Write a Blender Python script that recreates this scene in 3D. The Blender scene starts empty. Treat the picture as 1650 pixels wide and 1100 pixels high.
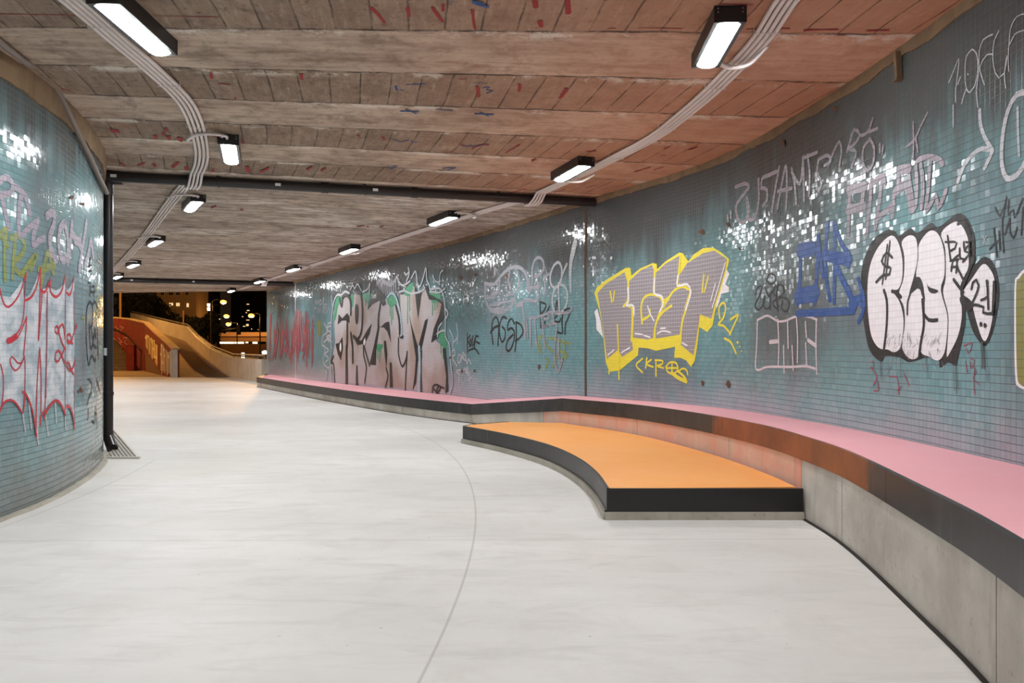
import bpy, bmesh, math, random
from mathutils import Vector, noise
random.seed(7)
C = bpy.context.scene
COL = C.collection
PI = math.pi

# ------------------------------------------------------------------ camera, world, exposure
F = 1250.0            # focal length in pixels of the 1650 px wide frame
HZ = 562.0            # horizon row
EYE = 1.10            # camera height
CEIL = 3.0
cam_data = bpy.data.cameras.new('camera')
cam = bpy.data.objects.new('camera', cam_data); COL.objects.link(cam)
cam.location = (0, 0, EYE); cam.rotation_euler = (PI/2, 0, 0)
cam_data.sensor_width = 36; cam_data.lens = F/1650*36
cam_data.shift_y = (HZ-550)/1650
cam_data.clip_end = 600; cam_data.clip_start = 0.05
C.camera = cam
C.view_settings.view_transform = 'Standard'; C.view_settings.look = 'None'
C.view_settings.gamma = 1; C.view_settings.use_curve_mapping = False
C.view_settings.exposure = 1.52
w = bpy.data.worlds.new('night_sky'); C.world = w; w.use_nodes = True
w.node_tree.nodes['Background'].inputs[0].default_value = (0.02, 0.012, 0.007, 1)
w.node_tree.nodes['Background'].inputs[1].default_value = 0.25
LAMP_STRENGTH = 46.0
C.cycles.max_bounces = 8; C.cycles.diffuse_bounces = 5
C.cycles.sample_clamp_indirect = 6.0

# outdoor sodium street light (the lamps themselves are built further down)
def point(name, loc, energy, color, r=0.15):
    l = bpy.data.lights.new(name, 'POINT'); l.energy = energy; l.color = color; l.shadow_soft_size = r
    o = bpy.data.objects.new(name, l); o.location = loc; COL.objects.link(o); return o
SODIUM = (1.0, 0.50, 0.14)

# ------------------------------------------------------------------ helpers
def srgb(r, g, b):
    f = lambda c: (c/12.92 if c <= 0.04045 else ((c+0.055)/1.055)**2.4)
    return (f(r/255), f(g/255), f(b/255), 1)

def tag(o, label=None, cat=None, group=None, kind=None):
    if label: o['label'] = label
    if cat: o['category'] = cat
    if group: o['group'] = group
    if kind: o['kind'] = kind
    return o

def empty(name, loc, label=None, cat=None, group=None, rz=0):
    o = bpy.data.objects.new(name, None); o.location = loc; o.rotation_euler[2] = rz
    o.empty_display_size = .1
    COL.objects.link(o); return tag(o, label, cat, group)

class MB:
    def __init__(s): s.v = []; s.f = []; s.uv = []; s.sm = []; s.mi = []
    def quad(s, a, b, c, d, uv=None, smooth=False, mi=0):
        s.poly([a, b, c, d], uv, smooth, mi)
    def poly(s, pts, uv=None, smooth=False, mi=0):
        n = len(s.v); s.v += [tuple(p) for p in pts]; s.f.append(tuple(range(n, n+len(pts))))
        s.uv.append(uv if uv else [(0, 0)]*len(pts)); s.sm.append(smooth); s.mi.append(mi)
    def box(s, x0, x1, y0, y1, z0, z1):
        P = [(x0,y0,z0),(x1,y0,z0),(x1,y1,z0),(x0,y1,z0),(x0,y0,z1),(x1,y0,z1),(x1,y1,z1),(x0,y1,z1)]
        s.hexa(P)
    def hexa(s, P):
        for f in ((3,2,1,0),(4,5,6,7),(0,1,5,4),(1,2,6,5),(2,3,7,6),(3,0,4,7)):
            s.quad(*[P[i] for i in f])
    def bar(s, a, b, w, h):      # straight box beam between two points
        a = Vector(a); b = Vector(b); d = (b-a).normalized()
        up = Vector((0,0,1)) if abs(d.z) < .95 else Vector((1,0,0))
        sx = d.cross(up).normalized()*w/2; uz = sx.cross(d).normalized()*h/2
        P = [a-sx-uz, a+sx-uz, b+sx-uz, b-sx-uz, a-sx+uz, a+sx+uz, b+sx+uz, b-sx+uz]
        s.hexa(P)
    def tube(s, pts, r, n=10, cap=True):
        pts = [Vector(p) for p in pts]; rings = []; prev = None
        for i, p in enumerate(pts):
            if i == 0: t = pts[1]-pts[0]
            elif i == len(pts)-1: t = pts[-1]-pts[-2]
            else: t = (pts[i+1]-p).normalized()+(p-pts[i-1]).normalized()
            t.normalize()
            if prev is None:
                ref = Vector((0,0,1)) if abs(t.z) < .9 else Vector((1,0,0))
                a = t.cross(ref).normalized()
            else:
                a = (prev - t*prev.dot(t)).normalized()
            prev = a; b = t.cross(a)
            rr = r[i] if isinstance(r, (list, tuple)) else r
            rings.append([p + a*math.cos(2*PI*k/n)*rr + b*math.sin(2*PI*k/n)*rr for k in range(n)])
        for i in range(len(rings)-1):
            for k in range(n):
                k2 = (k+1) % n
                s.quad(rings[i][k], rings[i][k2], rings[i+1][k2], rings[i+1][k], smooth=True)
        if cap:
            s.poly(list(reversed(rings[0]))); s.poly(rings[-1])
    def build(s, name, mat, parent=None, merge=True, bevel=0, recalc=True):
        me = bpy.data.meshes.new(name)
        me.from_pydata(s.v, [], s.f)
        uvl = me.uv_layers.new(name='UVMap'); i = 0
        for fuv in s.uv:
            for c in fuv: uvl.data[i].uv = c; i += 1
        for p, sm, mi in zip(me.polygons, s.sm, s.mi): p.use_smooth = sm; p.material_index = mi
        for m in (mat if isinstance(mat, (list, tuple)) else [mat]): me.materials.append(m)
        if merge or recalc:
            bm = bmesh.new(); bm.from_mesh(me)
            if merge: bmesh.ops.remove_doubles(bm, verts=bm.verts, dist=1e-5)
            if recalc: bmesh.ops.recalc_face_normals(bm, faces=bm.faces)
            bm.to_mesh(me); bm.free()
        if any(s.sm): me.set_sharp_from_angle(angle=math.radians(42))
        o = bpy.data.objects.new(name, me); COL.objects.link(o)
        if parent:
            o.parent = parent
            # parts are modelled in world space; keep them there
            o.matrix_parent_inverse = parent_inv(parent)
        if bevel:
            b = o.modifiers.new('bevel', 'BEVEL'); b.width = bevel; b.segments = 2; b.limit_method = 'ANGLE'
        return o

def parent_inv(p):
    from mathutils import Matrix
    m = Matrix.Identity(4); q = p; chain = []
    while q: chain.append(q); q = q.parent
    for q in reversed(chain):
        m = m @ q.matrix_parent_inverse @ q.matrix_basis
    return m.inverted()

def spline(pts, step=.12):
    """Catmull-Rom through pts (any dimension), resampled."""
    P = [Vector(p) for p in pts]
    P = [P[0]*2-P[1]] + P + [P[-1]*2-P[-2]]
    out = []
    for i in range(1, len(P)-2):
        p0, p1, p2, p3 = P[i-1:i+3]
        t0 = 0; t1 = t0+max((p1-p0).length, 1e-6)**.5; t2 = t1+max((p2-p1).length, 1e-6)**.5; t3 = t2+max((p3-p2).length, 1e-6)**.5
        n = max(1, int(math.ceil((p2-p1).length/step)))
        for k in range(n):
            t = t1+(t2-t1)*k/n
            a1 = p0*((t1-t)/(t1-t0))+p1*((t-t0)/(t1-t0)); a2 = p1*((t2-t)/(t2-t1))+p2*((t-t1)/(t2-t1)); a3 = p2*((t3-t)/(t3-t2))+p3*((t-t2)/(t3-t2))
            b1 = a1*((t2-t)/(t2-t0))+a2*((t-t0)/(t2-t0)); b2 = a2*((t3-t)/(t3-t1))+a3*((t-t1)/(t3-t1))
            out.append(b1*((t2-t)/(t2-t1))+b2*((t-t1)/(t2-t1)))
    out.append(P[-2].copy())
    return out

def on_floor(px, py, h=0):
    Y = (EYE-h)*F/(py-HZ); return Vector(((px-825)*Y/F, Y, h))
def on_ceil(px, py, drop=0):
    Y = (CEIL-drop-EYE)*F/(HZ-py); return Vector(((px-825)*Y/F, Y, CEIL-drop))
def at_depth(px, py, Y):
    return Vector(((px-825)*Y/F, Y, EYE+(HZ-py)*Y/F))

class Plan:
    """A vertical wall face along a curved plan line; u = metres along it, z = height."""
    def __init__(s, pts, side, step=.1):
        s.p = spline([Vector(q) for q in pts], step); s.side = side
        s.u = [0]
        for a, b in zip(s.p, s.p[1:]): s.u.append(s.u[-1]+(b-a).length)
        s.n = []
        for i in range(len(s.p)):
            t = (s.p[min(i+1, len(s.p)-1)]-s.p[max(i-1, 0)]).normalized()
            s.n.append(Vector((-t.y, t.x))*side)
    def seg(s, u):
        import bisect
        i = min(max(bisect.bisect_right(s.u, u)-1, 0), len(s.p)-2)
        return i, (u-s.u[i])/(s.u[i+1]-s.u[i])
    def at(s, u, z, off=0):
        i, t = s.seg(u)
        p = s.p[i].lerp(s.p[i+1], t); n = s.n[i].lerp(s.n[i+1], t)
        return (p.x+n.x*off, p.y+n.y*off, z)
    def hit(s, px, py):
        """where on the wall the photograph's pixel lies -> (u, z)"""
        k = (px-825)/F; best = None
        for i in range(len(s.p)-1):
            a, b = s.p[i], s.p[i+1]
            if a.y < .3 and b.y < .3: continue
            fa = a.x-k*a.y; fb = b.x-k*b.y
            if (fa <= 0) != (fb <= 0):
                t = fa/(fa-fb); Y = a.y+(b.y-a.y)*t
                if Y > .3 and (best is None or Y < best[1]): best = (s.u[i]+(s.u[i+1]-s.u[i])*t, Y)
        if best is None:
            j = min((i for i in range(len(s.p)) if s.p[i].y > .5), key=lambda i: abs(s.p[i].x/s.p[i].y-k))
            best = (s.u[j], s.p[j].y)
        u, Y = best
        return u, EYE+(HZ-py)*Y/F

# ------------------------------------------------------------------ node helpers
class NT:
    def __init__(s, name):
        s.m = bpy.data.materials.new(name); s.m.use_nodes = True
        s.t = s.m.node_tree; s.b = s.t.nodes['Principled BSDF']
    def n(s, typ, **kw):
        nd = s.t.nodes.new('ShaderNode'+typ)
        for k, v in kw.items(): setattr(nd, k, v)
        return nd
    def l(s, a, b): s.t.links.new(a, b)
    def put(s, sock, v):
        if isinstance(v, bpy.types.NodeSocket): s.l(v, sock)
        elif v is not None: sock.default_value = v
    def math(s, op, a, b=None, c=None, clamp=False):
        nd = s.n('Math', operation=op); nd.use_clamp = clamp
        s.put(nd.inputs[0], a)
        if b is not None: s.put(nd.inputs[1], b)
        if c is not None: s.put(nd.inputs[2], c)
        return nd.outputs[0]
    def mix(s, fac, a, b, blend='MIX'):
        nd = s.n('Mix', data_type='RGBA', blend_type=blend)
        s.put(nd.inputs[0], fac); s.put(nd.inputs[6], a); s.put(nd.inputs[7], b)
        return nd.outputs[2]
    def noise(s, vec, scale, detail=4, rough=.55, w=0, dist=0):
        nd = s.n('TexNoise'); nd.inputs['Scale'].default_value = scale
        nd.inputs['Detail'].default_value = detail; nd.inputs['Roughness'].default_value = rough
        nd.inputs['Distortion'].default_value = dist
        if vec is not None: s.l(vec, nd.inputs['Vector'])
        return nd.outputs['Fac']
    def ramp(s, fac, lo, hi, clamp=True):
        nd = s.n('MapRange'); nd.clamp = clamp; s.put(nd.inputs[0], fac)
        nd.inputs[1].default_value = lo; nd.inputs[2].default_value = hi
        return nd.outputs[0]
    def smooth(s, fac, lo, hi):
        nd = s.n('MapRange'); nd.interpolation_type = 'SMOOTHSTEP'; s.put(nd.inputs[0], fac)
        nd.inputs[1].default_value = lo; nd.inputs[2].default_value = hi
        return nd.outputs[0]
    def comb(s, x, y, z=0.0):
        nd = s.n('CombineXYZ'); s.put(nd.inputs[0], x); s.put(nd.inputs[1], y); s.put(nd.inputs[2], z)
        return nd.outputs[0]
    def sep(s, v):
        nd = s.n('SeparateXYZ'); s.l(v, nd.inputs[0]); return nd.outputs
    def pos(s): return s.n('NewGeometry').outputs['Position']
    def bump(s, h, strength=.3, dist=.01, normal=None):
        nd = s.n('Bump'); nd.inputs['Strength'].default_value = strength; nd.inputs['Distance'].default_value = dist
        s.l(h, nd.inputs['Height'])
        if normal is not None: s.l(normal, nd.inputs['Normal'])
        s.l(nd.outputs[0], s.b.inputs['Normal']); return nd.outputs[0]
    def col(s, v): s.put(s.b.inputs['Base Color'], v)
    def rough(s, v): s.put(s.b.inputs['Roughness'], v)

def simple(name, color, rough=.6, metal=0, var=.0, scale=8, bump=0):
    t = NT(name); t.rough(rough); t.b.inputs['Metallic'].default_value = metal
    if var:
        f = t.noise(t.pos(), scale)
        d = tuple(max(0, c*(1-var)) for c in color[:3])+(1,); h = tuple(min(1, c*(1+var)) for c in color[:3])+(1,)
        t.col(t.mix(f, d, h))
        if bump: t.bump(t.noise(t.pos(), scale*6), bump, .005)
    else: t.col(color)
    return t.m

def emit(name, color, strength):
    t = NT(name); t.col((0.8, .8, .8, 1))
    t.b.inputs['Emission Color'].default_value = color; t.b.inputs['Emission Strength'].default_value = strength
    return t.m

TS = .042
def tile_grid(t, grout=.055):
    """returns (grout mask, random vector colour per tile, uv x, uv y) from the metre UVs of a tiled face"""
    uv = t.sep(t.n('UVMap', uv_map='UVMap').outputs[0])
    a = t.math('DIVIDE', uv[0], TS); b = t.math('DIVIDE', uv[1], TS)
    fa = t.math('FRACT', a); fb = t.math('FRACT', b)
    def edge(f):
        d = t.math('MINIMUM', f, t.math('SUBTRACT', 1.0, f))
        return t.smooth(d, grout*1.25, grout*.45)
    g = t.math('MAXIMUM', edge(fb), t.math('MULTIPLY', edge(fa), .62))
    cell = t.comb(t.math('FLOOR', a), t.math('FLOOR', b))
    wn = t.n('TexWhiteNoise', noise_dimensions='2D'); t.l(cell, wn.inputs['Vector'])
    return g, wn, uv, fa, fb, cell
def tile_normal(t, wn, cell, amt):
    """each small tile sits at a slightly different angle"""
    low = t.n('TexNoise', noise_dimensions='2D'); low.inputs['Scale'].default_value = .22; low.inputs['Detail'].default_value = 1
    t.l(cell, low.inputs['Vector'])
    v = t.n('VectorMath', operation='SUBTRACT'); t.l(wn.outputs['Color'], v.inputs[0]); v.inputs[1].default_value = (.5, .5, .5)
    v2 = t.n('VectorMath', operation='SUBTRACT'); t.l(low.outputs['Color'], v2.inputs[0]); v2.inputs[1].default_value = (.5, .5, .5)
    s2 = t.n('VectorMath', operation='SCALE'); t.l(v2.outputs[0], s2.inputs[0]); s2.inputs['Scale'].default_value = amt*.45
    s1 = t.n('VectorMath', operation='SCALE'); t.l(v.outputs[0], s1.inputs[0]); s1.inputs['Scale'].default_value = amt
    ad = t.n('VectorMath', operation='ADD'); t.l(s1.outputs[0], ad.inputs[0]); t.l(s2.outputs[0], ad.inputs[1])
    m = t.n('VectorMath', operation='MULTIPLY'); t.l(ad.outputs[0], m.inputs[0]); m.inputs[1].default_value = (1, 1, 0)
    c = t.n('VectorMath', operation='ADD'); t.l(m.outputs[0], c.inputs[0]); c.inputs[1].default_value = (.5, .5, 1)
    nm = t.n('NormalMap', space='TANGENT', uv_map='UVMap'); t.l(c.outputs[0], nm.inputs['Color'])
    return nm.outputs[0]

def tile_material(name, base_a, base_b, pinkfoot, grime_top, patches=()):
    t = NT(name)
    g, wn, uv, fa, fb, cell = tile_grid(t)
    p = t.pos(); z = uv[1]
    uvv = t.comb(uv[0], uv[1])
    c = t.mix(t.math('MULTIPLY', wn.outputs['Value'], 1.0), base_a, base_b)
    big = t.noise(uvv, .55, 3, .6)
    c = t.mix(t.smooth(big, .42, .66), c, srgb(122, 136, 144))      # greyed, scrubbed patches
    for (uc, hw, zl, colr) in patches:     # broad dirty panels of the wall
        d = t.math('ABSOLUTE', t.math('SUBTRACT', uv[0], uc)); d = t.math('ADD', t.math('DIVIDE', d, hw), t.math('MULTIPLY', t.math('SUBTRACT', t.noise(uvv, 1.1, 4, .6), .5), 1.2))
        mk = t.math('MULTIPLY', t.smooth(d, 1.15, .55), t.smooth(z, zl, zl+.5))
        c = t.mix(t.math('MULTIPLY', mk, .62), c, colr)
    st = t.comb(t.math('MULTIPLY', uv[0], 6.0), t.math('MULTIPLY', uv[1], .7))
    streak = t.noise(st, 1.0, 4, .65)
    # grime near the ceiling, running down in streaks
    gt = t.math('ADD', t.ramp(z, grime_top, 3.0), t.math('MULTIPLY', t.math('SUBTRACT', streak, .5), 1.2))
    gt = t.math('ADD', gt, t.math('MULTIPLY', t.math('SUBTRACT', big, .5), 1.2))
    gm = t.smooth(gt, .02, .72)
    c = t.mix(t.math('MULTIPLY', gm, .86), c, srgb(72, 70, 68))
    pk = t.math('ADD', t.ramp(z, pinkfoot[1], pinkfoot[0]), t.math('MULTIPLY', t.math('SUBTRACT', t.noise(uvv, 2.2, 5, .7), .55), 1.3))
    c = t.mix(t.math('MULTIPLY', t.smooth(pk, .0, 1.0), pinkfoot[3]), c, pinkfoot[2])
    grout = t.mix(t.noise(uvv, 5, 3), srgb(38, 52, 56), srgb(84, 92, 94))
    c = t.mix(t.math('MULTIPLY', g, .88), c, grout)
    t.col(c)
    r = t.math('ADD', t.math('MULTIPLY', g, .5), .12)
    t.rough(r)
    nrm = tile_normal(t, wn, cell, .034)
    t.bump(t.math('SUBTRACT', 1.0, g), .35, .002, nrm)
    return t.m

def paint(name, color, thin=.0, grout_keep=.45, rough=.32, grout_col=None, mottled=None, patch=None):
    """spray paint lying on the mosaic: the joints still show; thin = how far the tiles show through;
    mottled = (colour, scale); patch = second colour in large soft areas"""
    t = NT(name)
    g, wn, uv, fa, fb, cell = tile_grid(t)
    uvv = t.comb(uv[0], uv[1])
    c = color
    if mottled: c = t.mix(t.smooth(t.noise(uvv, mottled[1], 3, .6), .35, .65), color, mottled[0])
    if patch: c = t.mix(t.smooth(t.noise(uvv, patch[1], 2, .5), .45, .62), c, patch[0])
    c = t.mix(t.math('MULTIPLY', wn.outputs['Value'], .07), c, srgb(120, 130, 135))
    if thin: 
        th = t.math('MULTIPLY', t.smooth(t.noise(uvv, 9, 4, .7), .25, .8), thin*1.5)
        c = t.mix(th, c, srgb(96, 122, 128))
    gc = grout_col or srgb(50, 58, 62)
    c = t.mix(t.math('MULTIPLY', g, grout_keep), c, gc)
    t.col(c); t.rough(t.math('ADD', t.math('MULTIPLY', g, .3), rough))
    nrm = tile_normal(t, wn, cell, .034)
    t.bump(t.math('SUBTRACT', 1.0, g), .35, .002, nrm)
    return t.m

# ------------------------------------------------------------------ materials
CX, CY = -17.5, 4.3      # centre the bridge, floor joints and ceiling boards fan out from
def polar(t):
    p = t.sep(t.pos())
    dx = t.math('SUBTRACT', p[0], CX); dy = t.math('SUBTRACT', p[1], CY)
    th = t.math('ARCTAN2', dy, dx)
    r = t.math('SQRT', t.math('ADD', t.math('MULTIPLY', dx, dx), t.math('MULTIPLY', dy, dy)))
    return p, r, th

def line(t, v, period, off, width, jit=None):
    """thin dark line every period"""
    q = t.math('DIVIDE', t.math('SUBTRACT', v, off), period)
    f = t.math('FRACT', q)
    d = t.math('MULTIPLY', t.math('MINIMUM', f, t.math('SUBTRACT', 1.0, f)), period)
    return t.smooth(d, width, width*.3), t.math('FLOOR', q), f

def make_ceiling():
    t = NT('board_marked_concrete')
    p, r, th = polar(t)
    pv = t.comb(p[0], p[1])
    BAND = .0425
    warp = t.noise(pv, 2.4, 5, .6)
    wob = t.math('MULTIPLY', t.math('SUBTRACT', warp, .5), .0045)
    thw = t.math('ADD', th, wob)
    near = t.math('LESS_THAN', th, .298)
    # seams are stepped, so the band edges waver and carry a pale lip on one side
    seam, idx, fr = line(t, thw, BAND, .0195, .0011)
    par = t.math('FLOORED_MODULO', idx, 2.0)            # 1 = band of short planks
    # planks run across their band
    skew = t.math('ADD', r, t.math('MULTIPLY', th, 2.0))
    sk = t.math('ADD', t.math('ADD', skew, t.math('MULTIPLY', idx, .37)), t.math('MULTIPLY', t.math('SUBTRACT', warp, .5), .03))
    pl, pid, pf = line(t, sk, .215, 0, .008)
    wnp = t.n('TexWhiteNoise', noise_dimensions='2D'); t.l(t.comb(pid, idx), wnp.inputs['Vector'])
    # far bay: long parallel boards
    v = t.math('SUBTRACT', p[1], t.math('MULTIPLY', p[0], .34))
    u = t.math('ADD', p[0], t.math('MULTIPLY', p[1], .34))
    vw = t.math('ADD', v, t.math('MULTIPLY', t.math('SUBTRACT', t.noise(pv, .7, 2), .5), .05))
    bl, bid, bf = line(t, vw, .23, 0, .017)
    wnb = t.n('TexWhiteNoise', noise_dimensions='2D'); t.l(t.comb(bid, t.math('FLOOR', t.math('DIVIDE', u, 3.1))), wnb.inputs['Vector'])
    gr_near = t.noise(t.comb(t.math('MULTIPLY', r, 1.6), t.math('MULTIPLY', th, 230.0)), 1.0, 6, .72)
    gr_plank = t.noise(t.comb(t.math('MULTIPLY', skew, 24.0), t.math('MULTIPLY', th, 60.0)), 1.0, 6, .75)
    gr_far = t.noise(t.comb(t.math('MULTIPLY', u, 1.5), t.math('MULTIPLY', v, 24.0)), 1.0, 6, .75)
    grain = t.mix(near, gr_far, t.mix(par, gr_near, gr_plank))
    cloud = t.noise(pv, .9, 6, .65)
    mott = t.noise(pv, 3.5, 8, .72, dist=.5)
    speck = t.noise(pv, 19, 6, .75)
    base = t.mix(t.smooth(cloud, .32, .68), srgb(174, 154, 137), srgb(208, 190, 171))
    base = t.mix(t.math('MULTIPLY', t.math('SUBTRACT', 1.0, near), .35), base, srgb(226, 212, 196))
    base = t.mix(t.math('MULTIPLY', par, t.math('MULTIPLY', near, .75)), base, srgb(146, 124, 104))
    tone = t.mix(near, wnb.outputs['Value'], t.math('MULTIPLY', wnp.outputs['Value'], par))
    base = t.mix(t.math('MULTIPLY', tone, .46), base, srgb(118, 98, 82))
    base = t.mix(t.math('MULTIPLY', t.smooth(mott, .44, .66), .62), base, srgb(110, 91, 76))
    base = t.mix(t.math('MULTIPLY', t.smooth(grain, .44, .72), .62), base, srgb(108, 88, 74))
    base = t.mix(t.math('MULTIPLY', t.smooth(grain, .46, .28), .35), base, srgb(222, 206, 188))
    base = t.mix(t.math('MULTIPLY', t.smooth(speck, .54, .66), t.math('ADD', .35, t.math('MULTIPLY', par, .3))), base, srgb(74, 60, 50))
    oc = t.smooth(t.noise(pv, 1.3, 5, .7), .60, .72)
    base = t.mix(t.math('MULTIPLY', oc, .42), base, srgb(148, 92, 62))
    warm = t.math('MULTIPLY', t.smooth(r, 16.0, 19.6), near)  # orange bounce light from the platform, painted into the ceiling colour
    base = t.mix(t.math('MULTIPLY', warm, .52), base, srgb(216, 148, 112))
    lines = t.mix(near, bl, t.math('MAXIMUM', seam, t.math('MULTIPLY', pl, t.math('MULTIPLY', par, .75))))
    brk = t.smooth(t.noise(pv, 3.5, 5, .7), .34, .58)
    base = t.mix(t.math('MULTIPLY', lines, t.math('MULTIPLY', brk, .9)), base, srgb(30, 24, 20))
    off = t.math('ABSOLUTE', t.math('SUBTRACT', fr, .06))
    lime_n = t.math('MULTIPLY', t.smooth(off, .16, .0), t.smooth(t.noise(pv, 1.6, 8, .8), .50, .58))
    lime_f = t.math('MULTIPLY', t.smooth(t.noise(t.comb(t.math('MULTIPLY', u, .45), t.math('MULTIPLY', v, 1.1)), 1.0, 4, .65), .50, .60), t.smooth(t.noise(t.comb(t.math('MULTIPLY', u, 3), t.math('MULTIPLY', v, 9)), 1.0, 5, .7), .42, .58))
    lime = t.mix(near, lime_f, lime_n)
    base = t.mix(t.math('MULTIPLY', lime, .8), base, srgb(226, 218, 206))
    t.col(base); t.rough(.88)
    hgt = t.math('SUBTRACT', t.math('ADD', t.math('ADD', t.math('MULTIPLY', grain, .35), t.math('MULTIPLY', mott, .4)), t.math('MULTIPLY', par, -.6)), lines)
    t.bump(hgt, .6, .014)
    return t.m

def make_floor():
    t = NT('power_floated_concrete')
    p, r, th = polar(t)
    pv = t.comb(p[0], p[1])
    a = t.noise(t.comb(t.math('MULTIPLY', p[0], .5), t.math('MULTIPLY', p[1], 1.0)), .9, 5, .6)
    b = t.noise(pv, 2.6, 7, .7, dist=.6)
    sw = t.noise(t.comb(t.math('MULTIPLY', p[0], 1.2), t.math('MULTIPLY', p[1], 5.0)), 1.1, 6, .72, dist=1.0)
    c = t.mix(t.smooth(a, .3, .7), srgb(214, 212, 208), srgb(230, 228, 225))
    c = t.mix(t.math('MULTIPLY', t.smooth(b, .45, .75), .45), c, srgb(202, 197, 190))
    c = t.mix(t.math('MULTIPLY', t.smooth(sw, .48, .70), .52), c, srgb(196, 193, 190))
    warm = t.smooth(t.noise(pv, .35, 3), .5, .7)
    c = t.mix(t.math('MULTIPLY', warm, .22), c, srgb(205, 192, 172))
    # paving outside the bridge
    outy = t.math('ADD', p[1], t.math('MULTIPLY', p[0], .19))
    # saw cuts
    def cut(v, at, wdt): 
        d = t.math('ABSOLUTE', t.math('SUBTRACT', v, at)); return t.smooth(d, wdt, wdt*.3)
    L = cut(r, 17.28, .009)
    inr = t.math('MULTIPLY', cut(r, 14.36, .008), t.math('LESS_THAN', th, .24))
    L = t.math('MAXIMUM', L, inr)
    for k in (.010, .275, .54, .80, 1.06):
        L = t.math('MAXIMUM', L, cut(t.math('MULTIPLY', t.math('SUBTRACT', th, k), 17.0), 0.0, .007))
    L = t.math('MULTIPLY', L, t.math('LESS_THAN', outy, 23.0))
    c = t.mix(t.math('MULTIPLY', L, .34), c, srgb(128, 112, 90))
    sp = t.smooth(t.noise(pv, 22, 2), .74, .78)
    c = t.mix(t.math('MULTIPLY', sp, .5), c, srgb(120, 110, 98))
    t.col(c)
    t.rough(t.math('ADD', .42, t.math('MULTIPLY', a, .25)))
    t.bump(b, .08, .004)
    return t.m

def concrete(name, a, b, streaks=True, rough=.8, extra=None, es=.5):
    t = NT(name); p = t.pos(); q = t.sep(p)
    n1 = t.noise(p, 2.2, 6, .65); n2 = t.noise(p, 26, 4, .6)
    c = t.mix(t.smooth(n1, .3, .72), a, b)
    dk = tuple(x*.55 for x in a[:3])+(1,)
    if streaks:
        s = t.noise(t.comb(t.math('MULTIPLY', q[0], 9), t.math('MULTIPLY', q[1], 9), t.math('MULTIPLY', q[2], 1.1)), 1.0, 4, .6)
        c = t.mix(t.math('MULTIPLY', t.smooth(s, .52, .78), .5), c, dk)
    c = t.mix(t.math('MULTIPLY', t.smooth(n2, .60, .72), .45), c, dk)
    if extra is not None:
        c = t.mix(t.math('MULTIPLY', t.smooth(t.noise(p, 3.1, 3), .3, .7), es), c, extra)
    t.col(c); t.rough(rough); t.bump(n2, .25, .004)
    return t.m

U_PATCH = 12.75     # metres along the outer wall, left of the bubble letters
M = {}
M['ceiling'] = make_ceiling()
M['floor'] = make_floor()
M['tiles_r'] = tile_material('teal_mosaic_outer', srgb(112, 156, 162), srgb(126, 168, 173), (.30, .95, srgb(200, 190, 202), .60), 1.75, ((U_PATCH, .75, .85, srgb(96, 98, 98)), (U_PATCH+1.9, 1.0, 1.9, srgb(86, 98, 100)), (U_PATCH+7.6, 1.0, 1.2, srgb(84, 96, 98))))
M['tiles_l'] = tile_material('teal_mosaic_inner', srgb(116, 160, 166), srgb(130, 172, 178), (.0, .75, srgb(120, 118, 112), .85), 2.25)
M['plaster'] = concrete('raw_plaster', srgb(112, 92, 70), srgb(140, 116, 88), rough=.95)
M['concrete_base'] = concrete('cast_concrete', srgb(172, 164, 153), srgb(204, 198, 188))
M['concrete_pink'] = concrete('cast_concrete_overspray_bounce', srgb(204, 180, 164), srgb(224, 196, 180), extra=srgb(222, 150, 130), es=.7)  # pink overspray plus the platform's orange bounce light, tinted into the concrete
M['plinth'] = concrete('plinth_concrete', srgb(158, 153, 140), srgb(186, 180, 168))
M['black_plastic'] = simple('black_drain_plastic', srgb(34, 27, 26), .32)
M['sticker'] = simple('white_sticker', srgb(225, 225, 225), .5)
M['conduit'] = simple('light_grey_conduit', srgb(226, 216, 212), .45)
M['clamp'] = simple('grey_clamp', srgb(170, 160, 155), .5)
M['cable'] = simple('old_grey_cable', srgb(120, 108, 100), .6, var=.2, scale=12)
M['housing'] = simple('black_lamp_housing', srgb(26, 26, 28), .38)
M['screw'] = simple('steel_screw', srgb(190, 190, 190), .3, 1)
M['diffuser'] = emit('lamp_diffuser', (.965, .985, 1, 1), LAMP_STRENGTH)
M['grating'] = simple('galvanised_grating', srgb(205, 200, 190), .5, .2)
M['pit'] = simple('dark_pit', srgb(40, 34, 28), .9)

def make_floorpaint(name, a, b, dust):
    t = NT(name); p = t.pos()
    n = t.noise(p, 1.6, 5, .6)
    c = t.mix(t.smooth(n, .3, .7), a, b)
    c = t.mix(t.math('MULTIPLY', t.smooth(t.noise(p, 4.5, 6, .7), .5, .8), .30), c, dust)
    t.col(c); t.rough(.55); t.bump(t.noise(p, 60, 3), .15, .003); return t.m
M['pink'] = make_floorpaint('pink_coating', srgb(248, 178, 186), srgb(251, 186, 193), srgb(252, 206, 210))
M['orange'] = make_floorpaint('orange_coating', srgb(252, 172, 92), srgb(255, 182, 108), srgb(252, 196, 132))

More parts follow.
